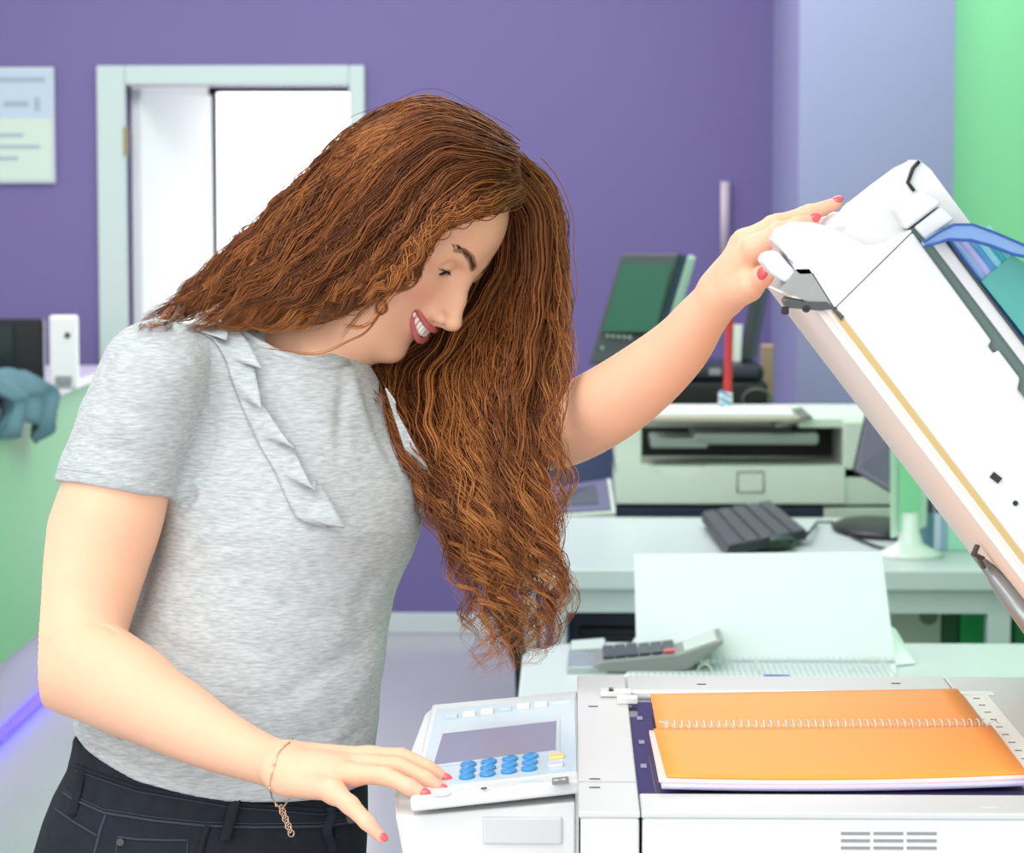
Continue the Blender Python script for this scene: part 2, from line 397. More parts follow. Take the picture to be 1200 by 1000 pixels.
t = thing('monitor', 'white-edged screen with a painted green reflection on a white pedestal beside the lid', 'monitor', (P(1064, 655, 6.45).x, 6.45, DZ))
Y = 6.42; b0 = P(1042, 505, Y); b1 = P(1054, 505, Y-.02); b2 = P(1054, 631, Y-.02); b3 = P(1042, 631, Y)
m_wp = mat('glossy white plastic', (232, 240, 234), .25)
s0, s1, s2, s3 = P(1043, 500, Y), P(1088, 500, Y+.12), P(1085, 618, Y+.12), P(1043, 632, Y)
B().prism([s0, s1, s2, s3], (.012, .03, 0)).ob('casing', m_wp, t, bevel=.004)
g0, g1, g2, g3 = P(1054, 510, Y+.02), P(1080, 510, Y+.095), P(1079, 613, Y+.095), P(1054, 622, Y+.02)
B().prism([q+Vector((-.001, -.006, 0)) for q in (g0, g1, g2, g3)], (0, .004, 0)).ob('screen', mat('green-reflecting screen', (160, 220, 184), .2, emit=.1), t)  # green reflection painted into the screen colour, with a faint glow
pb = PZ(1066, 652, DZ)
B().lathe((pb.x, pb.y, DZ), [(.075, 0), (.078, .006), (.06, .014), (.03, .03), (.022, .06), (.02, .1)]).ob('foot', m_wp, t)
for i, (q0, q1, top, c, lab) in enumerate(((1084, 1094, 585, (90, 130, 150), 'slim grey-blue folder nearest the green-reflecting screen on the desk'), (1094, 1103, 590, (198, 208, 232), 'pale lilac folder with dark marks on its spine on the desk'), (1103, 1110, 594, (150, 176, 206), 'thin blue-grey folder between the lilac and mint ones'), (1110, 1142, 600, (166, 224, 200), 'wide mint green folder at the right end of the row'))):
    yy = 6.55; a, b = P(q0, 650, yy).x, P(q1, 650, yy).x
    t = thing('folder', lab, 'folder', ((a+b)/2, yy+.12, DZ), 'folders standing in a row at the desk end')
    B().bb(a, b, yy, yy+.25, DZ, P(q0, top-12, yy).z, .003).ob('cover', mat('folder %d' % i, c, .45), t)
    if q1-q0 > 8: B().bb(a+.003, b-.003, yy-.002, yy, DZ+.09, DZ+.12).ob('spine_mark', mat('dark mark', (60, 66, 80), .5), t)
# ---------------------------------------------------------------- second copier behind the desk
m_beige = mat('beige copier plastic', (214, 222, 210), .4)
Y2 = 7.35
def bx(b_, x0, x1, y0p, y1p, ya, yb, bev=.004): return b_.bb(P(x0, 500, ya).x, P(x1, 500, ya).x, ya, yb, P(0, y1p, ya).z, P(0, y0p, ya).z, bev)
t = thing('office_copier', 'beige copier with an open tray and control panel behind the desk', 'copier', (P(880, 600, 7.6).x, 7.6, 0))
bd = B()
bx(bd, 722, 1060, 545, 590, Y2, Y2+.55, .006)       # lower deck
bx(bd, 722, 752, 492, 560, Y2, Y2+.55, .006); bx(bd, 988, 1060, 492, 560, Y2, Y2+.55, .006)
bx(bd, 722, 1060, 485, 505, Y2+.32, Y2+.55, .004); bx(bd, 935, 1060, 488, 500, Y2+.02, Y2+.5, .006)
bd.ob('body', m_beige, t)
B().bb(P(700, 590, Y2).x, P(1070, 590, Y2).x, Y2+.01, Y2+.55, .0, P(0, 606, Y2).z, .004).ob('lower_cabinet', m_beige, t)
bx(B(), 722, 966, 593, 606, Y2, Y2+.5, .004).ob('cassette_band', m_navy, t)
bx(B(), 966, 1060, 593, 606, Y2, Y2+.5, .004).ob('cassette_cover', m_beige, t)
bx(B(), 752, 988, 500, 560, Y2+.3, Y2+.34, .0).ob('tray_recess', mat('dark tray interior', (46, 48, 46), .6, noise=.5, nscale=25), t)
tr = B(); bx(tr, 812, 960, 506, 520, Y2+.02, Y2+.26, .01); bx(tr, 762, 830, 512, 524, Y2+.02, Y2+.2, .006); tr.ob('output_tray', mat('grey tray', (138, 148, 142), .4), t)
fl = B()
n = [(722, 590), (722, 540), (760, 545), (775, 560), (800, 562), (815, 556), (828, 546), (990, 546), (990, 590)]
fl.prism([P(x, y, Y2-.012) for x, y in n], (0, .02, 0)); fl.ob('front_flap', m_beige, t)
hd = B(); q = [P(x, y, Y2-.013) for x, y in ((864, 553), (895, 553), (895, 577), (864, 577))]
for i in range(4): hd.tube([q[i], q[(i+1) % 4]], .0025, 6)
hd.ob('latch_outline', mat('grey groove', (150, 156, 148), .5), t)
cp = B(); q = [P(628, 606, Y2-.05), P(722, 600, Y2-.05), P(716, 560, Y2+.15), P(640, 572, Y2+.15)]
cp.prism(q, (0, 0.01, -.03)); co = cp.ob('control_panel', m_beige, t, bevel=.004)
cq = sum(q, Vector())/4
B().prism([lerp(p, cq, .12)+Vector((0, -.004, .004)) for p in q], (0, 0, -.006)).ob('panel_face', mat('slate violet panel', (96, 96, 128), .3), t)
B().prism([lerp(p, cq, .45)+Vector((0, -.006, .007)) for p in q], (0, 0, -.006)).ob('display', mat('grey display', (70, 76, 88), .25), t)
t = thing('paper_tray', 'shallow tray of white sheets lying on top of the beige copier', 'tray', P(850, 498, Y2+.1))
z_ = P(850, 499, Y2).z
B().bb(P(765, 500, Y2).x, P(945, 500, Y2).x, Y2-.02, Y2+.30, z_+.012, z_+.022, .002).ob('tray', mat('tan board', (180, 170, 150), .5), t)
B().prism([P(905, 498, Y2-.02), P(950, 487, Y2-.02), P(953, 490, Y2-.02), P(912, 501, Y2-.02)], (0, .3, 0)).ob('lip', mat('olive grey plastic', (110, 118, 108), .4), t)
B().bb(P(765, 500, Y2).x+.01, P(930, 500, Y2).x, Y2-.01, Y2+.295, z_+.022, z_+.034, .002).ob('sheets', m_white, t)
o = B().cyl(P(905, 489, Y2+.02), P(928, 487, Y2+.05), .006, n=10).ob('blue_pen', mat('blue plastic', (50, 70, 180), .3)); o.name = 'pen'; tag(o, 'short blue pen on the white sheets above the beige copier', 'pen')
# cabinet behind, with a dark printer, touch screen and red stick
Y3 = 8.15
t = thing('side_cabinet', 'navy cabinet standing against the purple wall behind the beige copier', 'cabinet', (P(760, 600, Y3).x, 8.5, 0))
zc = P(800, 483, Y3).z
B().bb(P(640, 500, Y3).x, P(905, 500, Y3).x, Y3, Y3+.6, 0, zc-.02, .004).ob('carcass', mat('navy laminate', (70, 80, 120), .45), t)
B().bb(P(636, 500, Y3).x, P(908, 500, Y3).x, Y3-.02, Y3+.6, zc-.02, zc, .003).ob('top', mat('dark laminate', (40, 46, 62), .4), t)
t = thing('printer', 'black low desktop printer behind the forearm', 'printer', (P(840, 480, 8.3).x, 8.3, zc))
a, b = P(776, 450, 8.2).x, P(900, 450, 8.2).x; zt = P(0, 427, 8.2).z
B().bb(a, b, 8.2, 8.55, zc, zt-.05, .01).ob('body', m_black, t)
B().bb(a+.01, b-.01, 8.21, 8.55, zt-.05, zt, .018).ob('scanner_lid', mat('blue black plastic', (34, 38, 52), .35), t)
B().box(((a+b)/2, 8.205, zt-.02), (.035, .004, .02), .002).ob('badge', mat('grey badge', (150, 150, 160), .4), t)
B().bb(a+.04, b-.04, 8.12, 8.22, zc+.004, zc+.02, .004).ob('output_tray', m_black, t)
t = thing('touch_screen', 'tall dark touch screen with a green display, tilted on an arm before the purple wall', 'screen', P(735, 470, 8.3))
q = [P(727, 297, 8.2), P(796, 297, 8.2), P(757, 427, 8.05), P(689, 427, 8.05)]
B().prism(q, (.014, .03, 0)).ob('casing', mat('charcoal casing', (52, 60, 62), .35), t, bevel=.006)
B().prism([p+Vector((.018, .028, -.004)) for p in q], (.012, .03, 0)).ob('blue_edge', mat('navy edge', (40, 52, 92), .35), t, bevel=.004)
B().prism([p+Vector((.03, .056, -.008)) for p in q], (.03, .05, 0)).ob('back_shell', mat('grey white shell', (196, 204, 206), .35), t, bevel=.01)
q2 = [P(729, 309, 8.19), P(787, 309, 8.19), P(768, 389, 8.085), P(706, 389, 8.085)]
B().prism([p+Vector((0, -.008, 0)) for p in q2], (0, .004, 0)).ob('display', mat('dark green display', (36, 84, 66), .15), t)
for k in range(5): B().ellip(P(712+k*6.5, 394+k*.4, 8.06), (.005, .004, .005)).ob('button', mat('grey buttons', (150, 160, 160), .4), t)
B().ellip(P(706, 408, 8.04), (.004, .003, .006)).ob('button', mat('grey buttons', (150, 160, 160), .4), t)
B().cyl(P(745, 400, 8.25), P(752, 483, 8.3), .03, n=16).ob('arm', m_black, t)
t = thing('monitor', 'thin dark monitor seen edge-on behind the wrist, white strip beside it', 'monitor', P(878, 483, 8.4))
q = [P(868, 330, 8.35), P(893, 330, 8.35), P(872, 425, 8.35), P(848, 425, 8.35)]
B().prism([P(881, 335, 8.35), P(893, 338, 8.35), P(878, 422, 8.35), P(866, 422, 8.35)], (.03, .12, 0)).ob('casing', mat('graphite plastic', (60, 62, 70), .35), t, bevel=.004)
B().prism([P(859, 381, 8.33), P(870, 381, 8.33), P(868, 424, 8.33), P(857, 424, 8.33)], (0, .03, 0)).ob('white_strip', m_white, t)
B().cyl(P(868, 420, 8.4), P(868, 430, 8.4), .02, n=12).ob('stand', m_black, t)
t = thing('red_rod', 'slim red rod rising from a striped blue and white holder behind the forearm', 'rod', P(852, 482, 7.6))
B().cyl(P(852, 478, 7.6), P(856, 340, 7.6), .0115, n=12).ob('rod', mat('red plastic', (196, 52, 58), .4), t)
B().box(P(850, 471, 7.59), (.036, .03, .05), .002).ob('holder', m_white, t)
sb = B()
for k in range(3): sb.box(P(850, 462+k*8, 7.572), (.036, .003, .008), 0, (0, .5, 0))
sb.ob('stripes', mat('blue stripe', (90, 160, 196), .5), t)
o = B().tube([P(850, 213, WY-.03), P(850, 255, WY-.03), P(850, 298, WY-.03)], .021, 14, flat=.6).ob('wall_strip', mat('pinkish white plastic', (216, 200, 206), .4)); tag(o, 'pale vertical plastic bar fixed to the purple wall above the wrist', 'bar')
o = B().tube([P(887+17*math.cos(a), 469+13*math.sin(a), 8.2) for a in [math.radians(x) for x in range(60, 420, 20)]], .0045, 8).ob('cable_loop', mat('olive cable', (96, 100, 92), .5)); tag(o, 'curled thin grey cable in front of the black printer', 'cable')
o = B().bb(P(893, 415, 8.6).x, P(907, 415, 8.6).x, 8.6, 8.68, zc, P(0, 404, 8.6).z, .004).ob('tan_box', mat('tan card', (170, 140, 120), .7)); o.name = 'small_box'; tag(o, 'small tan cardboard box beside the pillar', 'box')
# ---------------------------------------------------------------- near table with calculator and calendar
m_tab = mat('pale table laminate', (212, 220, 219), .3)
tx0, tx1, ty0, ty1, r = PZ(609, 800, DZ).x, 1.15, 4.1, PZ(1100, 754, DZ).y, .16
out = []
for (cx, cy, a0) in ((tx0+r, ty1-r, 90), (tx0+r, ty0+r, 180), (tx1-.02, ty0+.02, 270), (tx1-.02, ty1-.02, 0)):
    rr = r if cx < 1 else .02
    for k in range(13):
        g = math.radians(a0+k*7.5); out.append((cx+rr*math.cos(g), cy+rr*math.sin(g), DZ))
t = thing('side_table', 'white round-cornered table behind the copier holding calculator and pad', 'table', ((tx0+tx1)/2, (ty0+ty1)/2, 0))
B().prism(out, (0, 0, -.03)).ob('tabletop', m_tab, t, bevel=.004)
for x in (tx0+.12, tx1-.12):
    for y in (ty0+.12, ty1-.12): B().cyl((x, y, 0), (x, y, DZ-.03), .025, n=16).ob('leg', m_white, t)
t = thing('chair', 'white shell chair tucked behind the white table', 'chair', (P(880, 760, 5.6).x, 5.75, 0))
rows = []
for j in range(12):
    v = j/11; row = []
    for i in range(25):
        u = i/24*2-1; hw = .27*(1-.10*v)
        top = P(0, 729, 5.5).z; z = .43+(top-.43)*v - (.05*max(0, abs(u)-.75)**2*16*v)
        row.append((P(882, 0, 5.5).x+u*hw, 5.5-.06*u*u+.06*(1-v)+.02, z))
    rows.append(row)
o = B().grid(rows).ob('backrest', m_wp, t); md = o.modifiers.new('s', 'SOLIDIFY'); md.thickness = .01
B().box((P(882, 0, 5.5).x, 5.72, .44), (.46, .44, .03), .015).ob('seat', m_wp, t)
for sx in (-.2, .2):
    for sy in (-.17, .17): B().cyl((P(882, 0, 5.5).x+sx*.9, 5.72+sy, .43), (P(882, 0, 5.5).x+sx, 5.72+sy*1.1, 0), .012, n=12).ob('leg', m_white, t)
# spiral calendar pad
t = thing('calendar_pad', 'spiral-bound white pad with its page propped upright on the white table', 'calendar', (P(895, 780, 4.9).x, 4.9, DZ))
yb = PZ(895, 779, DZ).y
A0, A1 = P(746, 778, yb), P(1049, 778, yb); A2, A3 = P(1033, 647, yb+.10), P(743, 650, yb+.10)
for p in (A0, A1): p.z = DZ+.008
B().prism([A0, A1, A2, A3], (0, .004, 0)).ob('upright_page', mat('white paper', (226, 233, 235), .6), t)
f0, f1 = PZ(722, 797, DZ), PZ(1045, 796, DZ); f0.y = f1.y = yb-.22; g0, g1 = A0.copy(), A1.copy(); g0.z = g1.z = DZ
B().prism([Vector((f0.x, f0.y, DZ+.0015)), Vector((f1.x, f1.y, DZ+.0015)), Vector((g1.x, g1.y-.012, DZ+.0015)), Vector((g0.x, g0.y-.012, DZ+.0015))], (0, 0, .003)).ob('flat_page', mat('white paper', (240, 245, 246), .6), t)
pr = B()
for i in range(44):
    u = (i+.5)/44; a = lerp(g0, g1, u); b = lerp(f0, f1, u)
    pr.box(((a.x+b.x)/2, (a.y+b.y)/2+.0, DZ+.005), (.0018, .15, .0006), 0, (0, 0, .0))
for v in (.15, .3, .45, .6, .75, .9):
    a = lerp(g0, f0, v); b = lerp(g1, f1, v); pr.box(((a.x+b.x)/2, a.y, DZ+.0052), (b.x-a.x-.02, .002, .0006))
pr.ob('ruled_lines', mat('grey print', (168, 178, 180), .6), t)
rg = B()
for i in range(40):
    c = lerp(A0, A1, (i+.5)/40); rg.tube([(c.x, c.y-.006+.009*math.cos(a), DZ+.008+.007*math.sin(a)) for a in [k*math.tau/10 for k in range(10)]], .0009, 5, closed=True)
rg.ob('spiral', mat('white wire', (215, 222, 222), .35), t)
o = B(); 
q = [P(1033, 728, yb+.14), P(1050, 738, yb+.14), P(1073, 784, yb), P(1050, 786, yb-.02)]; q[2].z = q[3].z = DZ+.003
o = o.prism(q, (0, .003, 0)).ob('loose_sheet', mat('soft white sheet', (228, 238, 234), .5)); tag(o, 'folded pale sheet leaning at the right edge of the upright page', 'sheet')
o = B().cyl(PZ(895, 794, DZ+.012), PZ(925, 795, DZ+.012), .005, n=10).ob('pen', mat('blue plastic', (50, 70, 180), .3)); tag(o, 'blue pen lying on the flat page of the spiral pad', 'pen')
for k, (x0, h, w, lab) in enumerate(((880, 774, 12, 'thin looped string behind the blue pen'), (990, 770, 62, 'long pale string arching over the right end of the pad'), (812, 778, 28, 'short pale string arching beside the calculator'))):
    pts = [P(x0+w*s_, 795-(795-h)*math.sin(math.pi*s_), yb-.1-.03*s_) for s_ in [i/12 for i in range(13)]]
    pts[0].z = max(pts[0].z, DZ+.006)
    o = B().tube(pts, .0012, 6).ob('string', mat('cream cord', (214, 216, 200), .6)); tag(o, lab, 'string')
# clear holder
t = thing('card_holder', 'small clear acrylic holder lying on the left of the white table', 'holder', PZ(690, 775, DZ))
a, b = PZ(665, 790, DZ), PZ(712, 790, DZ); c_, d_ = PZ(668, 760, DZ), PZ(710, 757, DZ)
B().prism([a, b, d_, c_], (0, 0, .012)).ob('block', mat('clear acrylic', (226, 236, 236), .08, trans=.6), t, bevel=.002)
hb = B(); hb.prism([lerp(a, c_, .62)+Vector((.003, 0, .0125)), lerp(b, d_, .62)+Vector((-.003, 0, .0125)), d_+Vector((-.003, 0, .0125)), c_+Vector((.003, 0, .0125))], (0, 0, .002)); hb.ob('card', mat('grey card', (190, 200, 200), .5), t)
# calculator: long body, tilted display head
def calc():
    y0 = PZ(700, 790, DZ).y
    t = thing('calculator', 'grey desk calculator with dark keys and one red key beside the spiral pad', 'calculator', (P(760, 785, y0).x, y0, DZ))
    x0, x1 = P(694, 785, y0).x, P(800, 785, y0).x; xe = P(847, 752, y0).x; zt = P(847, 750, y0).z
    m_cb = mat('grey calculator shell', (128, 134, 132), .35)
    side = [(x0+.004, DZ+.006), (x0+.012, DZ+.002), (x1-.02, DZ+.002), (x1+.01, DZ+.008), (xe, zt-.008), (xe+.001, zt), (x1-.005, DZ+.035), (x0+.02, DZ+.022), (x0, DZ+.014)]
    y1 = y0+.15
    B().prism([(x, y0, z) for x, z in side], (0, .15, 0)).ob('shell', m_cb, t, bevel=.003)
    kb = B(); rb = B(); ya, yb_ = y0+.012, y1-.012
    for i in range(6):
        for j in range(5):
            u = (i+.5)/6; xx = x0+.018+u*(x1-x0-.03); zz = DZ+.022+u*(.0125)+.004; yy = ya+(j+.5)/5*(yb_-ya)
            (rb if (i == 5 and j == 0) or (i == 4 and j == 0) and False else kb).box((xx, yy, zz), ((x1-x0)/6*.74, .0165, .005), .001, (0, -.11, 0))
    kb.ob('keys', mat('charcoal keys', (66, 74, 82), .35), t); rb.ob('red_key', mat('coral red key', (226, 96, 100), .35), t)
    dv = Vector((xe-(x1-.005), 0, zt-(DZ+.035))); nn = Vector((-dv.z, 0, dv.x)).normalized()*.0012
    p = Vector((x1-.005, y0+.01, DZ+.035))+nn+dv*.12; q = p+dv*.76
    B().prism([p, q, q+Vector((0, .13, 0)), p+Vector((0, .13, 0))], -nn*.8).ob('display', mat('pale display window', (196, 206, 200), .15), t)
calc()
# ---------------------------------------------------------------- the copier in front
BZ = 1.10
m_cw = mat('copier white', (220, 221, 220), .38, bump=.04, bscale=900)
m_cg = mat('copier light grey', (203, 205, 205), .4, bump=.04, bscale=900)
m_ink = mat('dark print', (60, 62, 66), .6)
cx0, cx1, cy0, cy1 = .006, .64, 2.166, 2.79
gx0_, gx1_, gy0_, gy1_ = PZ(748, 930, BZ).x, .372, PZ(748, 930, BZ).y, PZ(740, 815, BZ).y
cop = thing('photocopier', 'large white photocopier in the foreground, its lid raised over an orange notebook', 'photocopier', ((cx0+cx1)/2, (cy0+cy1)/2, 0))
bd = B(); sx = PZ(752, 960, BZ).x
bd.bb(cx0+.002, sx-.0012, cy0+.001, cy1-.004, 0, BZ-.005, .003); bd.bb(sx+.0012, cx1-.004, cy0+.001, cy1-.004, 0, BZ-.005, .003)
bd.ob('body', m_cw, cop)
tp = B()
tp.bb(cx0, gx0_, cy0, cy1, BZ-.0055, BZ, .0015); tp.bb(gx1_, cx1, cy0, cy1, BZ-.0055, BZ, .0015)
tp.bb(gx0_+.0008, gx1_-.0008, cy0, gy0_, BZ-.0055, BZ, .0015); tp.bb(gx0_+.0008, gx1_-.0008, gy1_, cy1, BZ-.0055, BZ, .0015)
deck = tp.ob('top_deck', m_cg, cop)
B().bb(gx0_, gx1_, gy0_, gy1_, BZ-.0048, BZ-.003).ob('scanning_glass', mat('dark violet glass', (62, 58, 96), .06, noise=.15, nscale=30), cop)
# ruler strip, ticks and small marks on the deck
rs = B()
rs.bb(gx0_, gx1_+.035, gy1_+.004, gy1_+.022, BZ, BZ+.0015, .0006); rs.bb(gx1_+.004, gx1_+.028, gy0_, gy1_, BZ, BZ+.0015, .0006)
rs.ob('ruler_strip', mat('ruler white', (238, 240, 238), .35), cop)
for i in range(12): B().box((gx1_+.014, gy0_+.03+i*.036, BZ+.0017), (.006, .002, .0004)).ob('size_mark', m_ink, cop)
for q in ((822, 802), (1050, 801), (697, 913), (697, 923), (695, 828)): B().box(PZ(*q, BZ+.0004), (.009, .0025, .0005)).ob('size_mark', m_ink, cop)
cn_ = B(); cn_.box(PZ(722, 812, BZ+.003), (.03, .02, .005), .001); cn_.box(PZ(735, 820, BZ+.003), (.02, .018, .006), .001); cn_.ob('corner_stop', m_cw, cop)
B().box(PZ(716, 808, BZ+.0064), (.004, .012, .0015)).ob('corner_mark', m_black, cop)
for k in range(3):
    a = PZ(742+k*2, 842+k*28, BZ-.0025); B().box(a+Vector((.006, 0, 0)), (.005, .016, .0006)).ob('glass_glint', mat('pale violet reflections', (112, 110, 150), .3), cop)  # lighter reflections on the glass, painted as pale violet patches
sm = B(); sm.box((gx0_/2+.003, PZ(700, 917, BZ).y, BZ+.0002), (gx0_-.006, .0016, .0006)); sm.ob('seam', mat('seam grey', (168, 170, 170), .5), cop)
# vent slots
vs_ = B()
for r_ in range(4):
    for (a, b) in ((985, 1019), (1023, 1058), (1062, 1097)):
        p, q = P(a, 976+r_*8.5, cy0+.004), P(b, 976+r_*8.5, cy0+.004); vs_.bb(p.x, q.x, cy0+.0005, cy0+.006, p.z-.0012, p.z+.0012)
vs_.ob('vent_slots', mat('vent grey', (140, 140, 140), .6), cop)
B().box(PZ(1160, 946, BZ+.0004), (.014, .006, .0012), .0004).ob('latch', m_cg, cop)
# control panel unit
TL, TR, BR, BL = PZ(506, 827, 1.080), PZ(677, 811, 1.094), PZ(679, 916, 1.094), PZ(474, 939, 1.078)
BL.x = TL.x-.004; pn = (TR-TL).cross(BL-TL).normalized(); 
if pn.z < 0: pn = -pn
def OP(px, py, up=0):
    d = ray(px, py); o = Vector((0, 0, CAMZ)); t = (TL+pn*up-o).dot(pn)/d.dot(pn); return o+d*t
BR = OP(679, 916)
UX = (OP(640, 870)-OP(560, 870)); UX.y = 0; UX.normalize(); UX = (UX-pn*UX.dot(pn)).normalized(); UY = pn.cross(UX)
PR = Matrix((UX, UY, pn)).transposed()
hs = B()
fy = 2.318
side_l, side_r = TL.x-.006, .0035
def zt_(x, y=None): return TL.z+((x-TL.x)*-pn.x/pn.z)
prof = [(side_l+.006, TL.y+.012), (side_l, TL.y-.02), (side_l-.006, 2.40), (side_l-.008, 2.36), (side_l-.004, fy+.004), (side_l+.012, fy), (side_r, fy), (side_r, TL.y+.03)]
top = [Vector((x, y, OPz)) for x, y in prof for OPz in [TL.z+(-(x-TL.x)*pn.x-(y-TL.y)*pn.y)/pn.z-.004]]
for p in top:
    if p.y < 2.37: p.z -= .012*(2.375-p.y)/.05
bot = [Vector((p.x+(.03 if i < 5 else 0), p.y, .90)) for i, p in enumerate(top)]
n = len(top); hs.add(top+bot, [tuple(range(n)), tuple(range(n, 2*n))[::-1]]+[(i, (i+1) % n, n+(i+1) % n, n+i) for i in range(n)])
hs.ob('panel_housing', m_cw, cop, bevel=.006)
rc = B(); a, b = P(566, 990, fy-.001), P(659, 958, fy-.001); rc.bb(a.x, b.x, fy-.0025, fy+.004, a.z, b.z, .002); rc.ob('housing_inset', m_cg, cop)
pl = B(); pl.prism([TL+pn*.001, TR+pn*.001, OP(679, 914, .001), OP(480, 936, .001)], -pn*.012); pl.ob('panel_frame', m_cw, cop, bevel=.003)
m_pb = mat('pale blue panel', (192, 210, 220), .35)
face = B().prism([OP(*q, .0018) for q in ((512, 831), (674, 816), (676, 904), (489, 925))], -pn*.003).ob('control_panel', m_pb, cop, bevel=.001)
B().prism([OP(*q, .0026) for q in ((515, 855), (656, 840), (656, 881), (503, 900))], -pn*.002).ob('screen_bezel', mat('silver bezel', (196, 208, 214), .3), face)
B().prism([OP(*q, .0030) for q in ((519, 860), (652, 845), (651, 879), (508, 896))], -pn*.002).ob('screen', mat('grey violet lcd', (158, 158, 176), .12), face)
for k, q in enumerate(((529, 840), (550, 837), (571, 834), (592, 831), (613, 828), (634, 826))):
    B().box(OP(*q, .003), (.0125, .016 if k in (1, 2, 4, 5) else .01, .004), .001, PR).ob('button', mat('ivory key', (226, 228, 222), .35) if k in (1, 2, 4, 5) else m_pb, face)
B().box(OP(656, 824, .002), (.02, .006, .002), 0, PR).ob('small_lamp', mat('pale lamp', (220, 228, 236), .3), face)
m_bk = mat('blue key', (60, 140, 200), .3)
for i, (x, y) in enumerate(((548, 903), (572, 900), (597, 896.5), (621, 893.5))):
    for j in (-1, 0, 1):
        c = OP(x+(-j)*.8, y+j*7, .003); B().ellip(c, (.0072, .0098, .003), PR, 14).ob('number_key', m_bk, face)
B().box(OP(652, 886.5, .003), (.013, .016, .003), .001, PR).ob('start_key', mat('amber key', (236, 206, 130), .35), face)
B().box(OP(651, 896, .003), (.013, .016, .003), .001, PR).ob('stop_key', mat('lilac key', (206, 208, 238), .35), face)
B().prism([OP(*q, .0028) for q in ((647, 912), (666, 910), (666, 916), (647, 917.5))], -pn*.002).ob('badge', mat('grey badge plate', (120, 126, 128), .4), cop)
for x, w_ in ((651.5, .0042), (656.4, .0009), (660.5, .0032)): B().box(OP(x, 914.6-(x-651)*.12, .0031), (w_, .0045, .0004), 0, PR).ob('badge_lettering', mat('badge lettering', (205, 210, 208), .5), cop)
for q, m_, r in (((620, 918), m_pb, (.012, .006, .0015)), ((567, 924), m_cw, (.010, .008, .002)), ((517, 931), m_cw, (.009, .006, .0015))): B().ellip(OP(*q, .001), r, PR, 16).ob('oval_button', m_, cop)
B().box(OP(567, 924, .003), (.005, .004, .0006), 0, PR).ob('power_mark', m_ink, cop)
# ---- raised lid
LY = 2.25; S_ = LY/F; O0 = P(965, 362, LY)
eu = Vector((.61, 0, -.792)); ew = Vector((.792, 0, .61))
def LP(s, w, y=LY): p = O0+eu*(s*S_)+ew*(w*S_); return Vector((p.x, y, p.z))
def lid_prism(b, poly, ya, yb): return b.prism([LP(s, w, ya) for s, w in poly], (0, yb-ya, 0))
lid = thing('copier_lid', '', '')
for k_ in ('label', 'category'):
    if k_ in lid: del lid[k_]
bpy.data.objects.remove(lid)
m_lid = mat('lid white', (212, 214, 213), .35, bump=.03, bscale=900)
body = B(); Y1 = LY+.60
lid_prism(body, [(8, 12), (-8, 136), (150, 133), (152, 126), (163, 126), (163, 133), (205, 133), (215, 122), (440, 122), (500, 110), (560, 60), (640, 12)], LY, LY+.004)
lid_prism(body, [(2, 12), (-2, 128), (440, 120), (500, 108), (560, 60), (640, 12)], LY+.004, Y1)
lidb = body.ob('lid', m_lid, cop, bevel=.0025)
lid_prism(B(), [(-4, -7), (-4, 5), (664, 5), (664, -7)], LY+.012, Y1-.01).ob('platen_pad', mat('warm white pad', (240, 232, 226), .5), lidb)
lid_prism(B(), [(10, 5), (10, 13), (640, 13), (640, 5)], LY+.001, Y1-.004).ob('foam_strip', mat('tan foam strip', (196, 168, 112), .7), lidb)
lid_prism(B(), [(-20, 2), (-20, 9), (660, 9), (660, 2)], LY+.003, Y1).ob('pad_edge', mat('off white edge', (236, 230, 222), .45), lidb)
hp = B()   # hump of the document feeder
hs1 = [(6, 60), (-44, 66), (-58, 84), (-66, 130), (-73, 172), (-75, 188), (-67, 198), (-50, 202), (330, 198), (330, 120), (0, 120)]
hrow = []
for k, (dy_, fs_) in enumerate(((.035, 1), (.10, .93), (.17, .74), (.245, .50))): hrow.append([LP(s if s > 0 else s*(.5+.5*fs_)-8*(1-fs_), 60+(w-60)*fs_, LY+dy_) for s, w in hs1])
nh = len(hs1); hp.grid([r + [r[0]] for r in hrow], False); hp.add(hrow[0], [tuple(range(nh))]); hp.add(hrow[-1], [tuple(range(nh))[::-1]])
hp.ob('document_feeder', m_lid, lidb, bevel=.008)
lo_ = B(); lid_prism(lo_, [(4, 12), (-36, 20), (-52, 60), (-56, 105), (-46, 122), (300, 128), (300, 12)], LY+.22, Y1); lo_.ob('feeder_base', m_lid, lidb, bevel=.006)
bl = B(); lid_prism(bl, [(-43, 136), (-40, 176), (-14, 184), (-14, 132)], LY-.0, LY+.05); bl.ob('latch_block', m_lid, lidb, bevel=.003)
bl = B(); lid_prism(bl, [(-11.5, 141), (-12, 181), (10, 184), (8, 143)], LY+.002, LY+.05); bl.ob('latch_block', m_lid, lidb, bevel=.002)
lm = B(); q = [LP(-50, 180, LY+.032), LP(-66, 172, LY+.032), LP(-60, 190, LY+.032)]
lm.tube([LP(-42, 171, LY+.033), LP(-54, 171, LY+.033), LP(-64, 186, LY+.033), LP(-66, 197, LY+.033)], .0016, 6); lm.ob('gap_line', m_black, lidb)
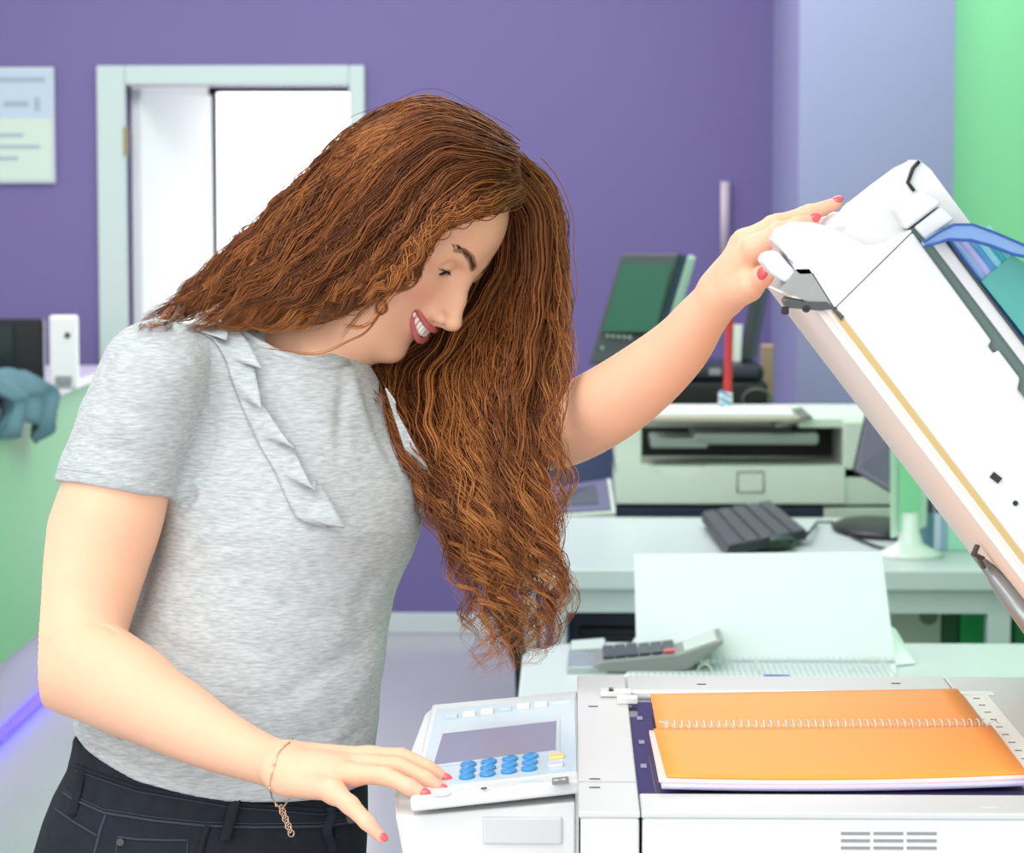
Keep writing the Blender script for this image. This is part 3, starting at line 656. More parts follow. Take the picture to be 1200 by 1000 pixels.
# handle: block and curved lip
hb = B(); lid_prism(hb, [(6, 11), (-46, 16), (-50, 40), (-40, 70), (-27, 84), (-14, 108), (-12, 136), (-9, 136), (7, 12)], LY+.0, LY+.10)
hb.ob('end_block', m_lid, lidb, bevel=.0015)
lp = B()
rows = []
sec = [(-22, 84), (-44, 80), (-66, 69), (-84, 55), (-98, 37), (-103, 18), (-98, 3), (-86, 5), (-73, 1), (-60, 3), (-48, 14), (-40, 40)]
for k in range(21):
    v = k/20; yy = LY+.002+v*.13; sc = 1-.0*v; bow = 1-.35*abs(2*v-1)**3
    rows.append([LP(-28+(s+28)*bow, w if s > -60 else w, yy) for s, w in sec])
lp.grid(rows); ns = len(sec)
lp.add(rows[0], [tuple(range(ns))]); lp.add(rows[-1], [tuple(range(ns))[::-1]])
lp.ob('handle', mat('handle white', (214, 215, 220), .3), lidb, bevel=.002)
fl = B(); lid_prism(fl, [(-86, -1), (-92, -14), (-89, -24), (-70, -24), (-51, -17), (-44, -4), (-52, 2), (-66, 0)], LY+.004, LY+.06); fl.ob('lower_lip', mat('handle white', (214, 215, 220), .3), lidb, bevel=.003)
gp = B(); lid_prism(gp, [(-56, 3), (-47, 15), (6, 10), (-2, 0), (-20, -11), (-48, -27)], LY+.002, LY+.12); gp.ob('steel_plate', mat('brushed grey plate', (150, 152, 150), .4, metal=.3, noise=.15, nscale=60), lidb)
ct = B(); lid_prism(ct, [(6, 7), (0, -4), (-26, -32), (-34, -30), (-34, -24), (-20, -12), (-4, 8), (22, 14), (24, 8)], LY+.0, LY+.05); ct.ob('catch', mat('dark grey catch', (70, 72, 72), .4), lidb)
ct = B(); ct.box(LP(-26, -37, LY), (.006, .012, .006), .001); ct.cyl(LP(-12, -16, LY-.001), LP(-12, -16, LY+.01), .003, n=12); ct.ob('screw', m_black, lidb)
st = B(); lid_prism(st, [(-10, 128), (-12, 142), (10, 152), (330, 152), (330, 110), (200, 110)], LY+.006, LY+.04); st.ob('side_channel', mat('dark grey green channel', (92, 112, 106), .5), lidb)
rm_ = B(); lid_prism(rm_, [(16, 146), (16, 160), (330, 160), (330, 146)], LY+.001, LY+.03); rm_.ob('channel_rim', m_cg, lidb, bevel=.001)
B().tube([LP(12, 161, LY-.001), LP(330, 161, LY-.001)], .0012, 6).ob('rim_line', m_ink, lidb)
hl = B(); a = P(1167, 560, LY-.0005); hl.box(a, (.0055, .002, .0085), 0, (0, -.9, 0)); hl.cyl(P(1190, 590, LY-.001), P(1190, 590, LY+.002), .0022, n=14); hl.ob('screw_hole', m_black, lidb)
# translucent blue feed tray on top
def glassy(name, rgb, a=.6): return mat(name, rgb, .12, trans=a, ior=1.3)
trb = B(); lid_prism(trb, [(10, 162), (10, 168), (330, 214), (330, 162)], LY+.02, LY+.21); tray = trb.ob('feed_tray', glassy('clear blue plastic', (120, 176, 226), .25), lidb, bevel=.002)
for k, c in enumerate(((70, 120, 190), (160, 190, 236), (190, 190, 236), (90, 160, 206), (150, 214, 228), (70, 170, 176), (110, 196, 190))):
    w0 = 163+k*7.5; B().tube([LP(6+k*6, w0, LY+.012), LP(330, w0+k*1.5, LY+.012)], .0042, 8).ob('tray_rib', glassy('blue rib %d' % k, c, .15), tray)
ar = B(); up = [(1082, 284), (1098, 273), (1118, 263), (1140, 263), (1165, 272), (1200, 287), (1260, 318)]; dn = [(1260, 345), (1205, 302), (1186, 298), (1160, 288), (1138, 282), (1112, 281), (1084, 289)]
ar.prism([P(x, y, LY-.02) for x, y in up+dn], (0, .018, 0)); ar.ob('tray_guide', glassy('blue guide plastic', (132, 170, 220), .35), tray, bevel=.0015)
ed = B(); ed.tube([P(x, y, LY-.021) for x, y in dn[::-1]], .0012, 6); ed.tube([P(x, y, LY-.021) for x, y in up], .0009, 6); ed.ob('guide_edge', mat('deep blue edge', (40, 80, 150), .3), tray)
bp_ = B(); bp_.prism([P(x, y, LY+.0) for x, y in ((1186, 299), (1260, 345), (1330, 560), (1190, 380), (1150, 330))], (0, .012, 0)); bp_.ob('tray_side', glassy('teal tray side', (92, 190, 176), .4), tray)
# hinge
hg = B(); hg.box(LP(655, 20, LY+.05), (.05, .04, .09), .004, (0, -.3, 0)); hg.box(LP(655, 20, Y1-.05), (.05, .04, .09), .004, (0, -.3, 0)); hg.ob('hinge', mat('steel', (120, 122, 124), .35, metal=.6), cop)
hk = B(); hk.tube([P(1142, 650, 2.5), P(1160, 668, 2.5), P(1176, 690, 2.48), P(1210, 730, 2.46), P(1260, 800, 2.46)], [.003, .006, .009, .012, .014], 10)
hk.ob('lid_stay', mat('grey steel stay', (150, 156, 158), .3, metal=.5), cop)
hk = B()
for x, y, a in ((1146, 652, .3), (1150, 660, 1.1), (1143, 645, 2.0), (1176, 689, .8)): hk.box(P(x, y, 2.485), (.011, .008, .003), .001, (0, a, .2))
hk.ob('stay_clip', mat('dark steel', (70, 66, 60), .4), cop)
# ---- spiral notebook
m_or = mat('orange card', (255, 160, 62), .55, noise=.02, nscale=4)
t = thing('notebook', 'open orange spiral notebook lying face up on the scanning glass', 'notebook', PZ(950, 860, BZ))
def ZZ(q, dz): return PZ(q[0], q[1], BZ+dz)
def page(l0, r0, l1, r1, dz0, dz1, th, nm, m_, sag=0, n=14):
    b = B(); top = []
    for j in range(n+1):
        v = j/n; row = []
        for i in range(n+1):
            u = i/n
            p = lerp(lerp(l0, r0, u), lerp(l1, r1, u), v); z = dz0+(dz1-dz0)*v-sag*4*u*(1-u)*v*v
            row.append(Vector((p.x, p.y, BZ+z)))
        top.append(row)
    b.grid(top); o = b.ob(nm, m_, t); md = o.modifiers.new('s', 'SOLIDIFY'); md.thickness = th; md.offset = -1; return o
h = .009
a0, a1, a2, a3 = ZZ((762, 812), h), ZZ((1122, 806), h), ZZ((770, 853), h), ZZ((1156, 850), h)
b0_, b1_, b2_, b3_ = ZZ((766, 856), h), ZZ((1162, 852), h), ZZ((781, 909), .012), ZZ((1204, 905), .012)
page(a0, a1, a2, a3, .008, .007, .0012, 'back_cover', m_or)
page(a0+Vector((.003, -.002, 0)), a1+Vector((-.003, -.002, 0)), a2+Vector((.003, 0, 0)), a3+Vector((-.003, 0, 0)), .0065, .0055, .005, 'left_pages', mat('white pages', (244, 244, 246), .6))
page(b0_, b1_, b2_, b3_, .0105, .0115, .0012, 'front_cover', m_or, .003)
m_pg = mat('lilac tinted pages', (206, 200, 236), .6); m_pk = mat('pale pink pages', (250, 214, 206), .6)
dd = Vector((0, -.004, 0))
page(b0_+Vector((-.004, 0, 0)), b1_, b2_+dd+Vector((-.006, 0, 0)), b3_+dd, .0088, .0098, .003, 'pink_pages', m_pk, .0032)
page(b0_+Vector((-.002, 0, 0)), b1_, b2_+dd*1.8+Vector((-.004, 0, 0)), b3_+dd*1.8+Vector((.002, 0, 0)), .0055, .0064, .004, 'lilac_pages', m_pg, .0030)
sp = B(); sL, sR = ZZ((775, 852), .010), ZZ((1157, 850), .010); NR = 44
for i in range(NR):
    c = lerp(sL, sR, (i+.5)/NR)
    sp.tube([(c.x+.0016*math.sin(a*.5), c.y+.010*math.cos(a), BZ+.011+.0042*math.sin(a)) for a in [k*math.tau/12 for k in range(12)]], .00055, 5, closed=True)
e = lerp(sL, sR, .99); sp.tube([e, e+Vector((.006, -.008, .004)), e+Vector((.010, .004, .004)), e+Vector((.014, -.004, .002))], .0006, 5)
e = sL; sp.tube([e+Vector((.004, .008, .002)), e+Vector((-.002, -.004, .005)), e+Vector((.006, -.006, .004)), e+Vector((.006, .004, .004))], .0007, 5)
sp.ob('spiral_wire', mat('white wire', (215, 222, 222), .35), t)
# ---------------------------------------------------------------- the woman
def Q(px, py, y): return np.array(P(px, py, y))
person = thing('person', 'woman with long curly auburn hair in grey T-shirt and black jeans, lifting the copier lid', 'person', (-.35, 2.70, 0))
# head frame (camera axes -> world)
HF = np.array([.511, -.564, .649]); HU = np.array([.639, .754, .152]); HF /= np.linalg.norm(HF); HU -= HF*(HU@HF); HU /= np.linalg.norm(HU)
HL = np.cross(HU, HF); _d = math.radians(20); _HF0, _HL0 = HF, HL; HF = _HF0*math.cos(_d)+_HL0*math.sin(_d); HL = np.cross(HU, HF)
AX = np.stack([RN@HF, RN@HL, RN@HU])     # rows: forward, left, up in world
HS = .955; _o = (np.array((.08, -.031, 0)) @ (np.stack([HF, HL, HU])-np.stack([_HF0, _HL0, HU])))*HS*F/2.82
HC = Q(498-_o[0], 279+_o[1], 2.82)
def H2W(v): return HC+HS*(np.asarray(v) @ AX)
def W2H(v): return ((np.asarray(v)-HC)/HS) @ AX.T
VX = .0012
hf = Field((-.135, -.115, -.255), (.132, .115, .135), VX); hf.pad = .045
E = lambda c, r, k=0, op='u', A=None: hf.ell(c, r, A, k, op)
def rotY(a):   # tilt in the forward/up plane
    c, s = math.cos(a), math.sin(a); return [[c, 0, s], [0, 1, 0], [-s, 0, c]]
E((-.012, 0, .030), (.094, .072, .088))
E((.030, 0, .034), (.058, .060, .062), .03)
E((.026, 0, -.025), (.058, .061, .078), .03)
E((.060, 0, -.062), (.030, .036, .038), .03)
for s in (-1, 1):
    hf.cone((-.002, .050*s, -.050), (.050, .026*s, -.098), .017, .015, .03)
    E((.0590, .040*s, -.032), (.021, .022, .020), .020)      # cheek lifted by the smile
    E((.0600, .045*s, .004), (.018, .018, .014), .020)
    hf.cone((.086, .010*s, .0165), (.070, .047*s, .0185), .0065, .006, .014)   # brow ridge
E((.0765, 0, -.106), (.0155, .018, .0145), .018)           # chin
for s in (-1, 1):
    E((.0935, .030*s, -.0005), (.017, .0155, .0105), .009, 's')           # socket
    ec = np.array((.0715, .0315*s, -.0005))
    E(ec, (.0142, .0152, .0142), .004)
    dv = math.radians(-21)
    E(ec+np.array((math.cos(dv), 0, math.sin(dv)))*.0135, (.0042, .0142, .0052), .0008, 's', [[math.cos(dv), 0, math.sin(dv)], [0, 1, 0], [-math.sin(dv), 0, math.cos(dv)]])
    hf.cone(ec+np.array((.0105, -.011*s, .0062)), ec+np.array((.0115, .004*s, .0078)), .0012, .0012, .002)
# nose
hf.cone((.082, 0, -.006), (.0885, 0, -.042), .0095, .0140, .014)
hf.cone((.0865, 0, .006), (.1005, 0, -.020), .0058, .0066, .014); hf.cone((.1005, 0, -.020), (.1120, 0, -.0395), .0066, .0082, .008)
E((.1115, 0, -.0415), (.0088, .0085, .0078), .005)
for s in (-1, 1):
    E((.1000, .0110*s, -.0445), (.0098, .0066, .0070), .005)
hf.cone((.1100, 0, -.047), (.0960, 0, -.0530), .0040, .0040, .004)
for s in (-1, 1): E((.1030, .0070*s, -.0515), (.0042, .0022, .0024), .0015, 's')
# mouth
YM = .037; ys = np.linspace(-YM, YM, 17)
UPL = [(.0990-20.5*y*y, y, -.0618+11.6*y*y+(.0010 if abs(y) < .003 else 0)) for y in ys]
LOL = [(.0962-18.4*y*y, y, -.0780+23.4*y*y) for y in ys]
MOU = [(.0995-20.8*y*y, y, -.0695+17.2*y*y) for y in ys]
ur = [.0014+.0020*(1-(y/YM)**2) for y in ys]; lr = [.0012+.0023*(1-(y/YM)**2) for y in ys]; mr = [.0007+.0048*(1-(y/YM)**2) for y in ys]
for s in (-1, 1):   # smile folds and cheeks around the mouth
    E((.0590, .038*s, -.064), (.016, .014, .018), .016)
hf.chain(UPL, ur, .004); hf.chain(LOL, lr, .004)
hf.chain(MOU, mr, .0015, 's')
for s in (-1, 1): E((-.012, .071*s, -.016), (.016, .006, .030), .006)
# neck and upper chest
nb = W2H(Q(335, 436, 2.815)); n2 = W2H(Q(418, 372, 2.80))
hf.cone((-.028, 0, -.030), nb, .050, .054, .03); hf.cone(n2, nb, .046, .052, .02)
c1 = W2H(Q(372, 434, 2.77)); hf.cone(nb, c1, .050, .034, .03)
hv, hfs = hf.mesh(); hlocal = hv.copy(); hw = H2W(hv); del hf
# colours on the body (true skin pigment differences: lips, brows, blush)
skin = np.array(lin((238, 186, 155))); lip = np.array(lin((196, 108, 108))); brow = np.array(lin((92, 62, 46))); blush = np.array(lin((238, 160, 142)))
def seg_d(p, pts):
    d = np.full(len(p), 9.)
    for a, b in zip(pts[:-1], pts[1:]):
        a = np.array(a); b = np.array(b); ba = b-a; t = np.clip(((p-a)@ba)/(ba@ba), 0, 1); d = np.minimum(d, np.linalg.norm(p-a-t[:, None]*ba, axis=1))
    return d
def mixc(c, t, w): return c*(1-w[:, None])+t*w[:, None]
sstep = lambda x, a, b: np.clip((x-a)/(b-a), 0, 1)**2*(3-2*np.clip((x-a)/(b-a), 0, 1))
front = hlocal[:, 0] > .05
hc = np.repeat(skin[None], len(hlocal), 0)
for s in (-1, 1):
    d = np.linalg.norm((hlocal-np.array((.075, .040*s, -.036)))/np.array((1, 1, .8)), axis=1); hc = mixc(hc, blush, .55*(1-sstep(d, .004, .030)))
    bd_ = seg_d(hlocal, [(.094, .0125*s, .0175), (.090, .022*s, .0235), (.080, .036*s, .0262), (.072, .044*s, .0240)]) if False else seg_d(hlocal[:, [1, 2]], [(.0125*s, .0175), (.022*s, .0235), (.036*s, .0262), (.046*s, .0215)])
    taper = 1-sstep(np.abs(hlocal[:, 1]), .020, .048)
    hc = mixc(hc, brow, .7*(1-sstep(bd_, .0012+.0030*taper, .0026+.0030*taper)))
    lw = seg_d(hlocal, [(.080, .0185*s, -.006), (.0845, .0300*s, -.0015), (.0775, .0430*s, -.0015)]); hc = mixc(hc, np.array(lin((120, 84, 76))), .6*(1-sstep(lw, .0012, .0035)))
d = np.minimum(seg_d(hlocal, UPL)-np.interp(hlocal[:, 1], ys, ur), seg_d(hlocal, LOL)-np.interp(hlocal[:, 1], ys, lr))
hc = mixc(hc, lip, 1-sstep(d, .0002, .0018))
# inside of the mouth darker red
dm = seg_d(hlocal, MOU); hc = mixc(hc, np.array(lin((120, 50, 50))), np.where((dm < .0075) & (hlocal[:, 0] < np.interp(hlocal[:, 1], ys, [m[0] for m in MOU])-.006), .9, 0))
# arms
def arm(pts, h=.0016, pad=.03):
    c = np.array([Q(*p[:3]) for p in pts]); r = [M(p[3], p[2]) for p in pts]
    return c, r
RA = [(178, 450, 2.68, 42), (152, 520, 2.665, 56), (130, 595, 2.655, 64.5), (112, 648, 2.65, 65), (96, 700, 2.64, 64), (84, 750, 2.63, 61), (78, 778, 2.62, 56)]
RB = [(80, 776, 2.62, 56), (118, 797, 2.59, 54), (160, 817, 2.56, 51), (205, 840, 2.52, 47), (252, 866, 2.48, 38.5), (300, 887, 2.435, 31), (334, 899, 2.40, 28)]
lo = Q(0, 1000, 2.62); af = Field(Q(0, 1005, 2.30)*np.array((1, 0, 1))+np.array((-.02, 2.24, -.02)), Q(560, 400, 2.78)*np.array((1, 0, 1))+np.array((0, 2.76, 0)), .0017)
def crom(pts, n):
    p = np.array(pts, float); p = np.concatenate([[2*p[0]-p[1]], p, [2*p[-1]-p[-2]]]); out = []
    for i in range(1, len(p)-2):
        for k in range(n):
            t = k/n; out.append(.5*((2*p[i])+(-p[i-1]+p[i+1])*t+(2*p[i-1]-5*p[i]+4*p[i+1]-p[i+2])*t*t+(-p[i-1]+3*p[i]-3*p[i+1]+p[i+2])*t**3))
    out.append(p[-2]); return np.array(out)
def chain_px(f, pts, k=.0, n=7):
    pts = crom(pts, n)
    for i, (a, b) in enumerate(zip(pts[:-1], pts[1:])): f.cone(Q(*a[:3]), Q(*b[:3]), M(a[3], a[2]), M(b[3], b[2]), k if i < 2 else .0004)
chain_px(af, RA+RB[1:], 0)
af.cone(Q(96, 752, 2.60), Q(150, 800, 2.565), M(36, 2.6), M(40, 2.56), .03)      # forearm muscle
# right hand: palm
WR = (336, 899, 2.397, 27)
for a, b in (((346, 886, 2.412, 17), (428, 888, 2.395, 12.5)), ((344, 897, 2.399, 18), (424, 898, 2.373, 13)), ((344, 908, 2.387, 18), (408, 908, 2.353, 13)), ((340, 918, 2.379, 17), (388, 926, 2.333, 13.5)), ((330, 905, 2.389, 24), (372, 905, 2.375, 22)), ((372, 905, 2.381, 20), (400, 905, 2.369, 17))):
    af.cone(Q(*a[:3]), Q(*b[:3]), M(a[3], a[2]), M(b[3], b[2]), .010)
RFING = {'index': [(428, 888, 2.395, 12), (470, 888, 2.385, 10.4), (501, 901, 2.373, 9.2), (522, 913, 2.367, 7.0)],
         'middle': [(424, 898, 2.373, 12.5), (466, 899, 2.357, 11.0), (499, 914, 2.345, 9.6), (518, 925.5, 2.339, 7.4)],
         'ring': [(408, 908, 2.353, 12.5), (450, 910, 2.335, 11.0), (480, 923, 2.325, 9.6), (497, 931, 2.319, 7.6)],
         'pinky': [(388, 926, 2.333, 13), (410, 944, 2.317, 11), (430, 964, 2.307, 9.2), (447, 982, 2.301, 6.8)],
         'thumb': [(350, 893, 2.424, 17), (395, 897, 2.437, 14), (430, 900, 2.429, 11), (452, 906, 2.417, 8.5)]}
for n_, pts in RFING.items():
    f2 = Field  # same field, small blends keep fingers apart
    for i, (a, b) in enumerate(zip(pts[:-1], pts[1:])):
        pass
    q_ = crom(pts, 5)
    for i, (a, b) in enumerate(zip(q_[:-1], q_[1:])): af.cone(Q(*a[:3]), Q(*b[:3]), M(a[3], a[2]), M(b[3], b[2]), .006 if i < 2 else .0006)
    for a in pts[1:-1]: af.ell(Q(*a[:3])+np.array((0, 0, .0004)), [M(a[3]*1.03, a[2])]*3, None, .003)   # knuckles
rv, rf = af.mesh(); del af
def px_of(v):
    q = (np.asarray(v)-np.array((0, 0, CAMZ))) @ RN; return 600+F*q[:, 0]/-q[:, 2], 500-F*q[:, 1]/-q[:, 2]
_x, _y = px_of(rv); _cr = [(96, 736), (110, 732), (124, 735), (136, 742)]; _d = np.full(len(rv), 1e3)   # crease in the crook of the arm
for (x0, y0), (x1, y1) in zip(_cr[:-1], _cr[1:]):
    t = np.clip(((_x-x0)*(x1-x0)+(_y-y0)*(y1-y0))/((x1-x0)**2+(y1-y0)**2), 0, 1); _d = np.minimum(_d, np.hypot(_x-x0-t*(x1-x0), _y-y0-t*(y1-y0)))
rv[:, 1] += np.where(rv[:, 1] < 2.62, .0035*np.exp(-(_d/2.6)**2)*np.clip((_x-92)/30, 0, 1), 0)
LA = [(500, 462, 2.97, 50), (560, 488, 2.92, 50), (610, 503, 2.85, 48), (655, 502, 2.80, 47), (707, 477, 2.73, 46.5), (752, 446, 2.68, 43), (795, 408, 2.635, 36.5), (822, 373, 2.60, 30), (849, 341, 2.57, 25.5)]
lf = Field(np.minimum(Q(450, 560, 2.45), Q(450, 560, 3.05))-np.array((0, 0, 0)), np.maximum(Q(1010, 205, 2.45), Q(1010, 205, 3.05)), .0017)
chain_px(lf, LA, 0)
for a, b in (((846, 345, 2.572, 21), (884, 290, 2.515, 14)), ((846, 340, 2.575, 20), (876, 284, 2.54, 14.5)), ((846, 338, 2.58, 19), (872, 283, 2.565, 14)), ((843, 338, 2.585, 17), (868, 286, 2.59, 13)), ((852, 344, 2.565, 20), (877, 336, 2.53, 18)), ((866, 322, 2.55, 22), (876, 310, 2.54, 20))):
    lf.cone(Q(*a[:3]), Q(*b[:3]), M(a[3], a[2]), M(b[3], b[2]), .012)
LFING = {'middle': [(878, 284, 2.54, 14), (911, 263, 2.528, 11.2), (948, 250.5, 2.530, 9.8), (980, 238.5, 2.535, 7.4)],
         'index': [(886, 290, 2.515, 13.5), (912, 272, 2.500, 11.0), (936, 264, 2.500, 9.4), (953, 258, 2.502, 7.6)],
         'ring': [(872, 283, 2.565, 13), (905, 264, 2.565, 10.5), (942, 252, 2.567, 9), (966, 246, 2.57, 7.2)],
         'pinky': [(868, 286, 2.59, 12), (896, 270, 2.60, 9.5), (922, 262, 2.602, 8.3), (944, 256, 2.604, 6.6)],
         'thumb': [(864, 340, 2.545, 18), (881, 333, 2.520, 15), (893, 325, 2.508, 12.4), (898, 321, 2.500, 10.8)]}
for n_, pts in LFING.items():
    for i, (a, b) in enumerate(zip(pts[:-1], pts[1:])):
        lf.cone(Q(*a[:3]), Q(*b[:3]), M(a[3], a[2]), M(b[3], b[2]), .006 if i == 0 else .0016)
    for a in pts[1:-1]: lf.ell(Q(*a[:3])+np.array((0, 0, .0004)), [M(a[3]*1.05, a[2])]*3, None, .003)
lv, lfc = lf.mesh(); del lf
# torso (inside the clothes) and legs, joined to the same body
def slices_fn(rows, y_ref, shrink=0):
    rows = sorted(rows, key=lambda r: -r[0])     # by increasing z
    zs = np.array([P(0, r[0], y_ref).z for r in rows]); xl = np.array([P(r[1], r[0], r[3]).x for r in rows]); xr = np.array([P(r[2], r[0], r[3]).x for r in rows])
    yc = np.array([r[3] for r in rows]); ry = np.array([r[4] for r in rows]); ang = 0
    def fn(X, Y, Z):
        cx = np.interp(Z, zs, (xl+xr)/2); rx = np.maximum(np.interp(Z, zs, (xr-xl)/2)-shrink, .004); cy = np.interp(Z, zs, yc); r_y = np.maximum(np.interp(Z, zs, ry)-shrink, .004)
        d = (np.sqrt(((X-cx)/rx)**2+((Y-cy)/r_y)**2)-1)*np.minimum(rx, r_y)
        return np.maximum(d, np.maximum(zs[0]-Z, Z-zs[-1]))
    return fn, (np.array((xl.min(), (yc-ry).min(), zs[0])), np.array((xr.max(), (yc+ry).max(), zs[-1])))
SH = [(380, 268, 362, 2.82, .045), (392, 236, 392, 2.81, .065), (408, 200, 412, 2.80, .085), (430, 165, 432, 2.79, .10), (460, 150, 448, 2.79, .112), (520, 148, 466, 2.78, .122), (570, 165, 478, 2.765, .128), (610, 176, 483, 2.75, .128), (650, 172, 476, 2.745, .125), (700, 156, 462, 2.735, .122), (750, 130, 452, 2.725, .122), (800, 104, 447, 2.715, .126), (840, 86, 443, 2.71, .132), (870, 76, 439, 2.705, .137), (895, 76, 437, 2.70, .139), (915, 84, 436, 2.70, .137), (990, 84, 434, 2.70, .137)]
JN = [(860, 88, 427, 2.70, .126), (875, 86, 428, 2.70, .128), (900, 80, 430, 2.70, .131), (930, 64, 431, 2.70, .136), (960, 52, 431, 2.70, .142), (1000, 40, 429, 2.70, .15), (1060, 30, 430, 2.70, .155), (1120, 40, 420, 2.70, .15)]
bf = Field((-.62, 2.5, 0), (-.05, 3.02, 1.42), .004)
fn, (l_, h_) = slices_fn(SH, 2.75, .022); bf.put(l_, h_, fn)
fn, (l_, h_) = slices_fn(JN, 2.70, .024); bf.put(l_, h_, fn, .03)
LEG = [[(-.425, 2.64, .84), (-.40, 2.60, .47), (-.42, 2.66, .09)], [(-.27, 2.78, .84), (-.25, 2.76, .47), (-.27, 2.82, .09)]]
for a, b, c in LEG: bf.cone(a, b, .085, .052, .03); bf.cone(b, c, .05, .034, .01)
bv, bfc = bf.mesh(); del bf
# join
vs = [hw, rv, lv, bv]; fsx = [hfs, rf, lfc, bfc]; off = np.cumsum([0]+[len(v) for v in vs[:-1]])
allv = np.concatenate(vs); allf = np.concatenate([f+o for f, o in zip(fsx, off)])
def handcol(v, fing):
    c = np.repeat(skin[None], len(v), 0)
    for pts in fing.values():
        d = np.linalg.norm(v-Q(*pts[-1][:3]), axis=1); c = mixc(c, blush, .5*(1-sstep(d, .006, .02)))
    return c
allc = np.concatenate([hc, handcol(rv, RFING), handcol(lv, LFING), np.repeat(skin[None], len(bv), 0)])
allc = np.concatenate([allc, np.ones((len(allc), 1))], 1)
m_skin = bpy.data.materials.new('skin'); m_skin.use_nodes = True
nt = m_skin.node_tree; pb_ = nt.nodes['Principled BSDF']; at = nt.nodes.new('ShaderNodeAttribute'); at.attribute_name = 'tone'
nz = nt.nodes.new('ShaderNodeTexNoise'); nz.inputs['Scale'].default_value = 45; nz.inputs['Detail'].default_value = 3
hs_ = nt.nodes.new('ShaderNodeMix'); hs_.data_type = 'RGBA'; hs_.blend_type = 'MULTIPLY'; hs_.inputs[0].default_value = 1
rmp = nt.nodes.new('ShaderNodeMapRange'); rmp.inputs[3].default_value = .96; rmp.inputs[4].default_value = 1.04
tcn = nt.nodes.new('ShaderNodeTexCoord'); nt.links.new(tcn.outputs['Object'], nz.inputs['Vector'])
nt.links.new(nz.outputs['Fac'], rmp.inputs[0]); nt.links.new(at.outputs['Color'], hs_.inputs[6]); nt.links.new(rmp.outputs[0], hs_.inputs[7]); nt.links.new(hs_.outputs[2], pb_.inputs['Base Color'])
pb_.inputs['Roughness'].default_value = .48; pb_.inputs['Specular IOR Level'].default_value = .35
pb_.inputs['Subsurface Weight'].default_value = .35; pb_.inputs['Subsurface Radius'].default_value = (1, .35, .2); pb_.inputs['Subsurface Scale'].default_value = .012
body_ob = np_mesh('body', allv, allf, m_skin, person, attr={'tone': allc})
body_tree = bvh(hw, hfs)
# eyes
m_eye = mat('eye white', (226, 220, 214), .15, coat=.5); m_iris = mat('brown iris', (52, 34, 24), .1, coat=.6); m_lash = mat('lash', (28, 20, 18), .6)
RH = Matrix(AX.tolist()).transposed()
for s in (-1, 1):
    ec = np.array((.0715, .0315*s, -.0005)); r_ = .0129*HS
    eo = B().ellip(H2W(ec), (r_, r_, r_), n=24).ob('eye', m_eye, person)
    g = math.radians(-27); gz_ = np.array((math.cos(g), 0, math.sin(g)))
    B().ellip(H2W(ec+gz_*.0096), (.0042*HS, .0062*HS, .0062*HS), RH @ Euler((0, -g, 0)).to_matrix(), 20).ob('iris', m_iris, eo)
    lb = B(); edge = []
    for t_ in np.linspace(-1, 1, 13):
        el = math.radians(-3-15*t_*t_); lat = .0134*t_
        rr = math.sqrt(max(.0148**2-lat**2, 0)); edge.append(ec+np.array((rr*math.cos(el), lat, rr*math.sin(el)+.0004)))
    lb.tube([H2W(e) for e in edge], [.0005+.0004*(1-abs(t_)) for t_ in np.linspace(-1, 1, 13)], 6)
    for t_ in np.linspace(-.25, .95, 20)*s:
        i = (t_+1)/2*12; a = edge[int(i)]*(1-i % 1)+edge[min(int(i)+1, 12)]*(i % 1)
        o = np.array((.0034, .0042*t_, -.0016)); lb.tube([H2W(a), H2W(a+o*.55+np.array((0, 0, -.0006))), H2W(a+o+np.array((.001, 0, .0012)))], [.00028, .00022, .00006], 4)
    lb.ob('eyelashes', m_lash, eo)
# brows: short hairs
for s in (-1, 1):
    bb = B()
    for k in range(90):
        u = random.random(); c = np.array([np.interp(u, [0, .35, .75, 1], q) for q in ((.094, .090, .080, .070), (.0125, .022, .036, .046), (.0165, .0228, .0258, .0215))]); c[1] *= s
        c += np.array((.004, 0, (random.random()-.5)*.006*(1-.7*u)))
        d_ = np.array((-.002, s*.004, .0016+.002*(1-u)))
        p0, p1 = H2W(c), H2W(c+d_)
        r0 = body_tree.find_nearest(Vector(p0)); r1 = body_tree.find_nearest(Vector(p1))
        bb.tube([r0[0]+r0[1]*.0002, (r0[0]+r1[0])/2+r0[1]*.0008, r1[0]+r1[1]*.0003], [.00022, .00022, .00005], 4)
    bb.ob('eyebrow', mat('brow hair', (84, 54, 38), .6), person)
# teeth
tb = B()
for i in range(12):
    y = (i-5.5)*.0052; yy = y; x = .0935-21*y*y; z = -.0684+15*y*y; h_t = .0090*(1-(abs(y)/.038)**2)+.002
    a = math.atan2(42*y, 1)
    tb.box(H2W((x, yy, z)), (.004*HS, .0053*HS, h_t*HS), .0009, RH @ Euler((0, 0, -a*.9)).to_matrix(), 3)
tb.ob('teeth', mat('tooth enamel', (246, 242, 232), .18, coat=.3), person)
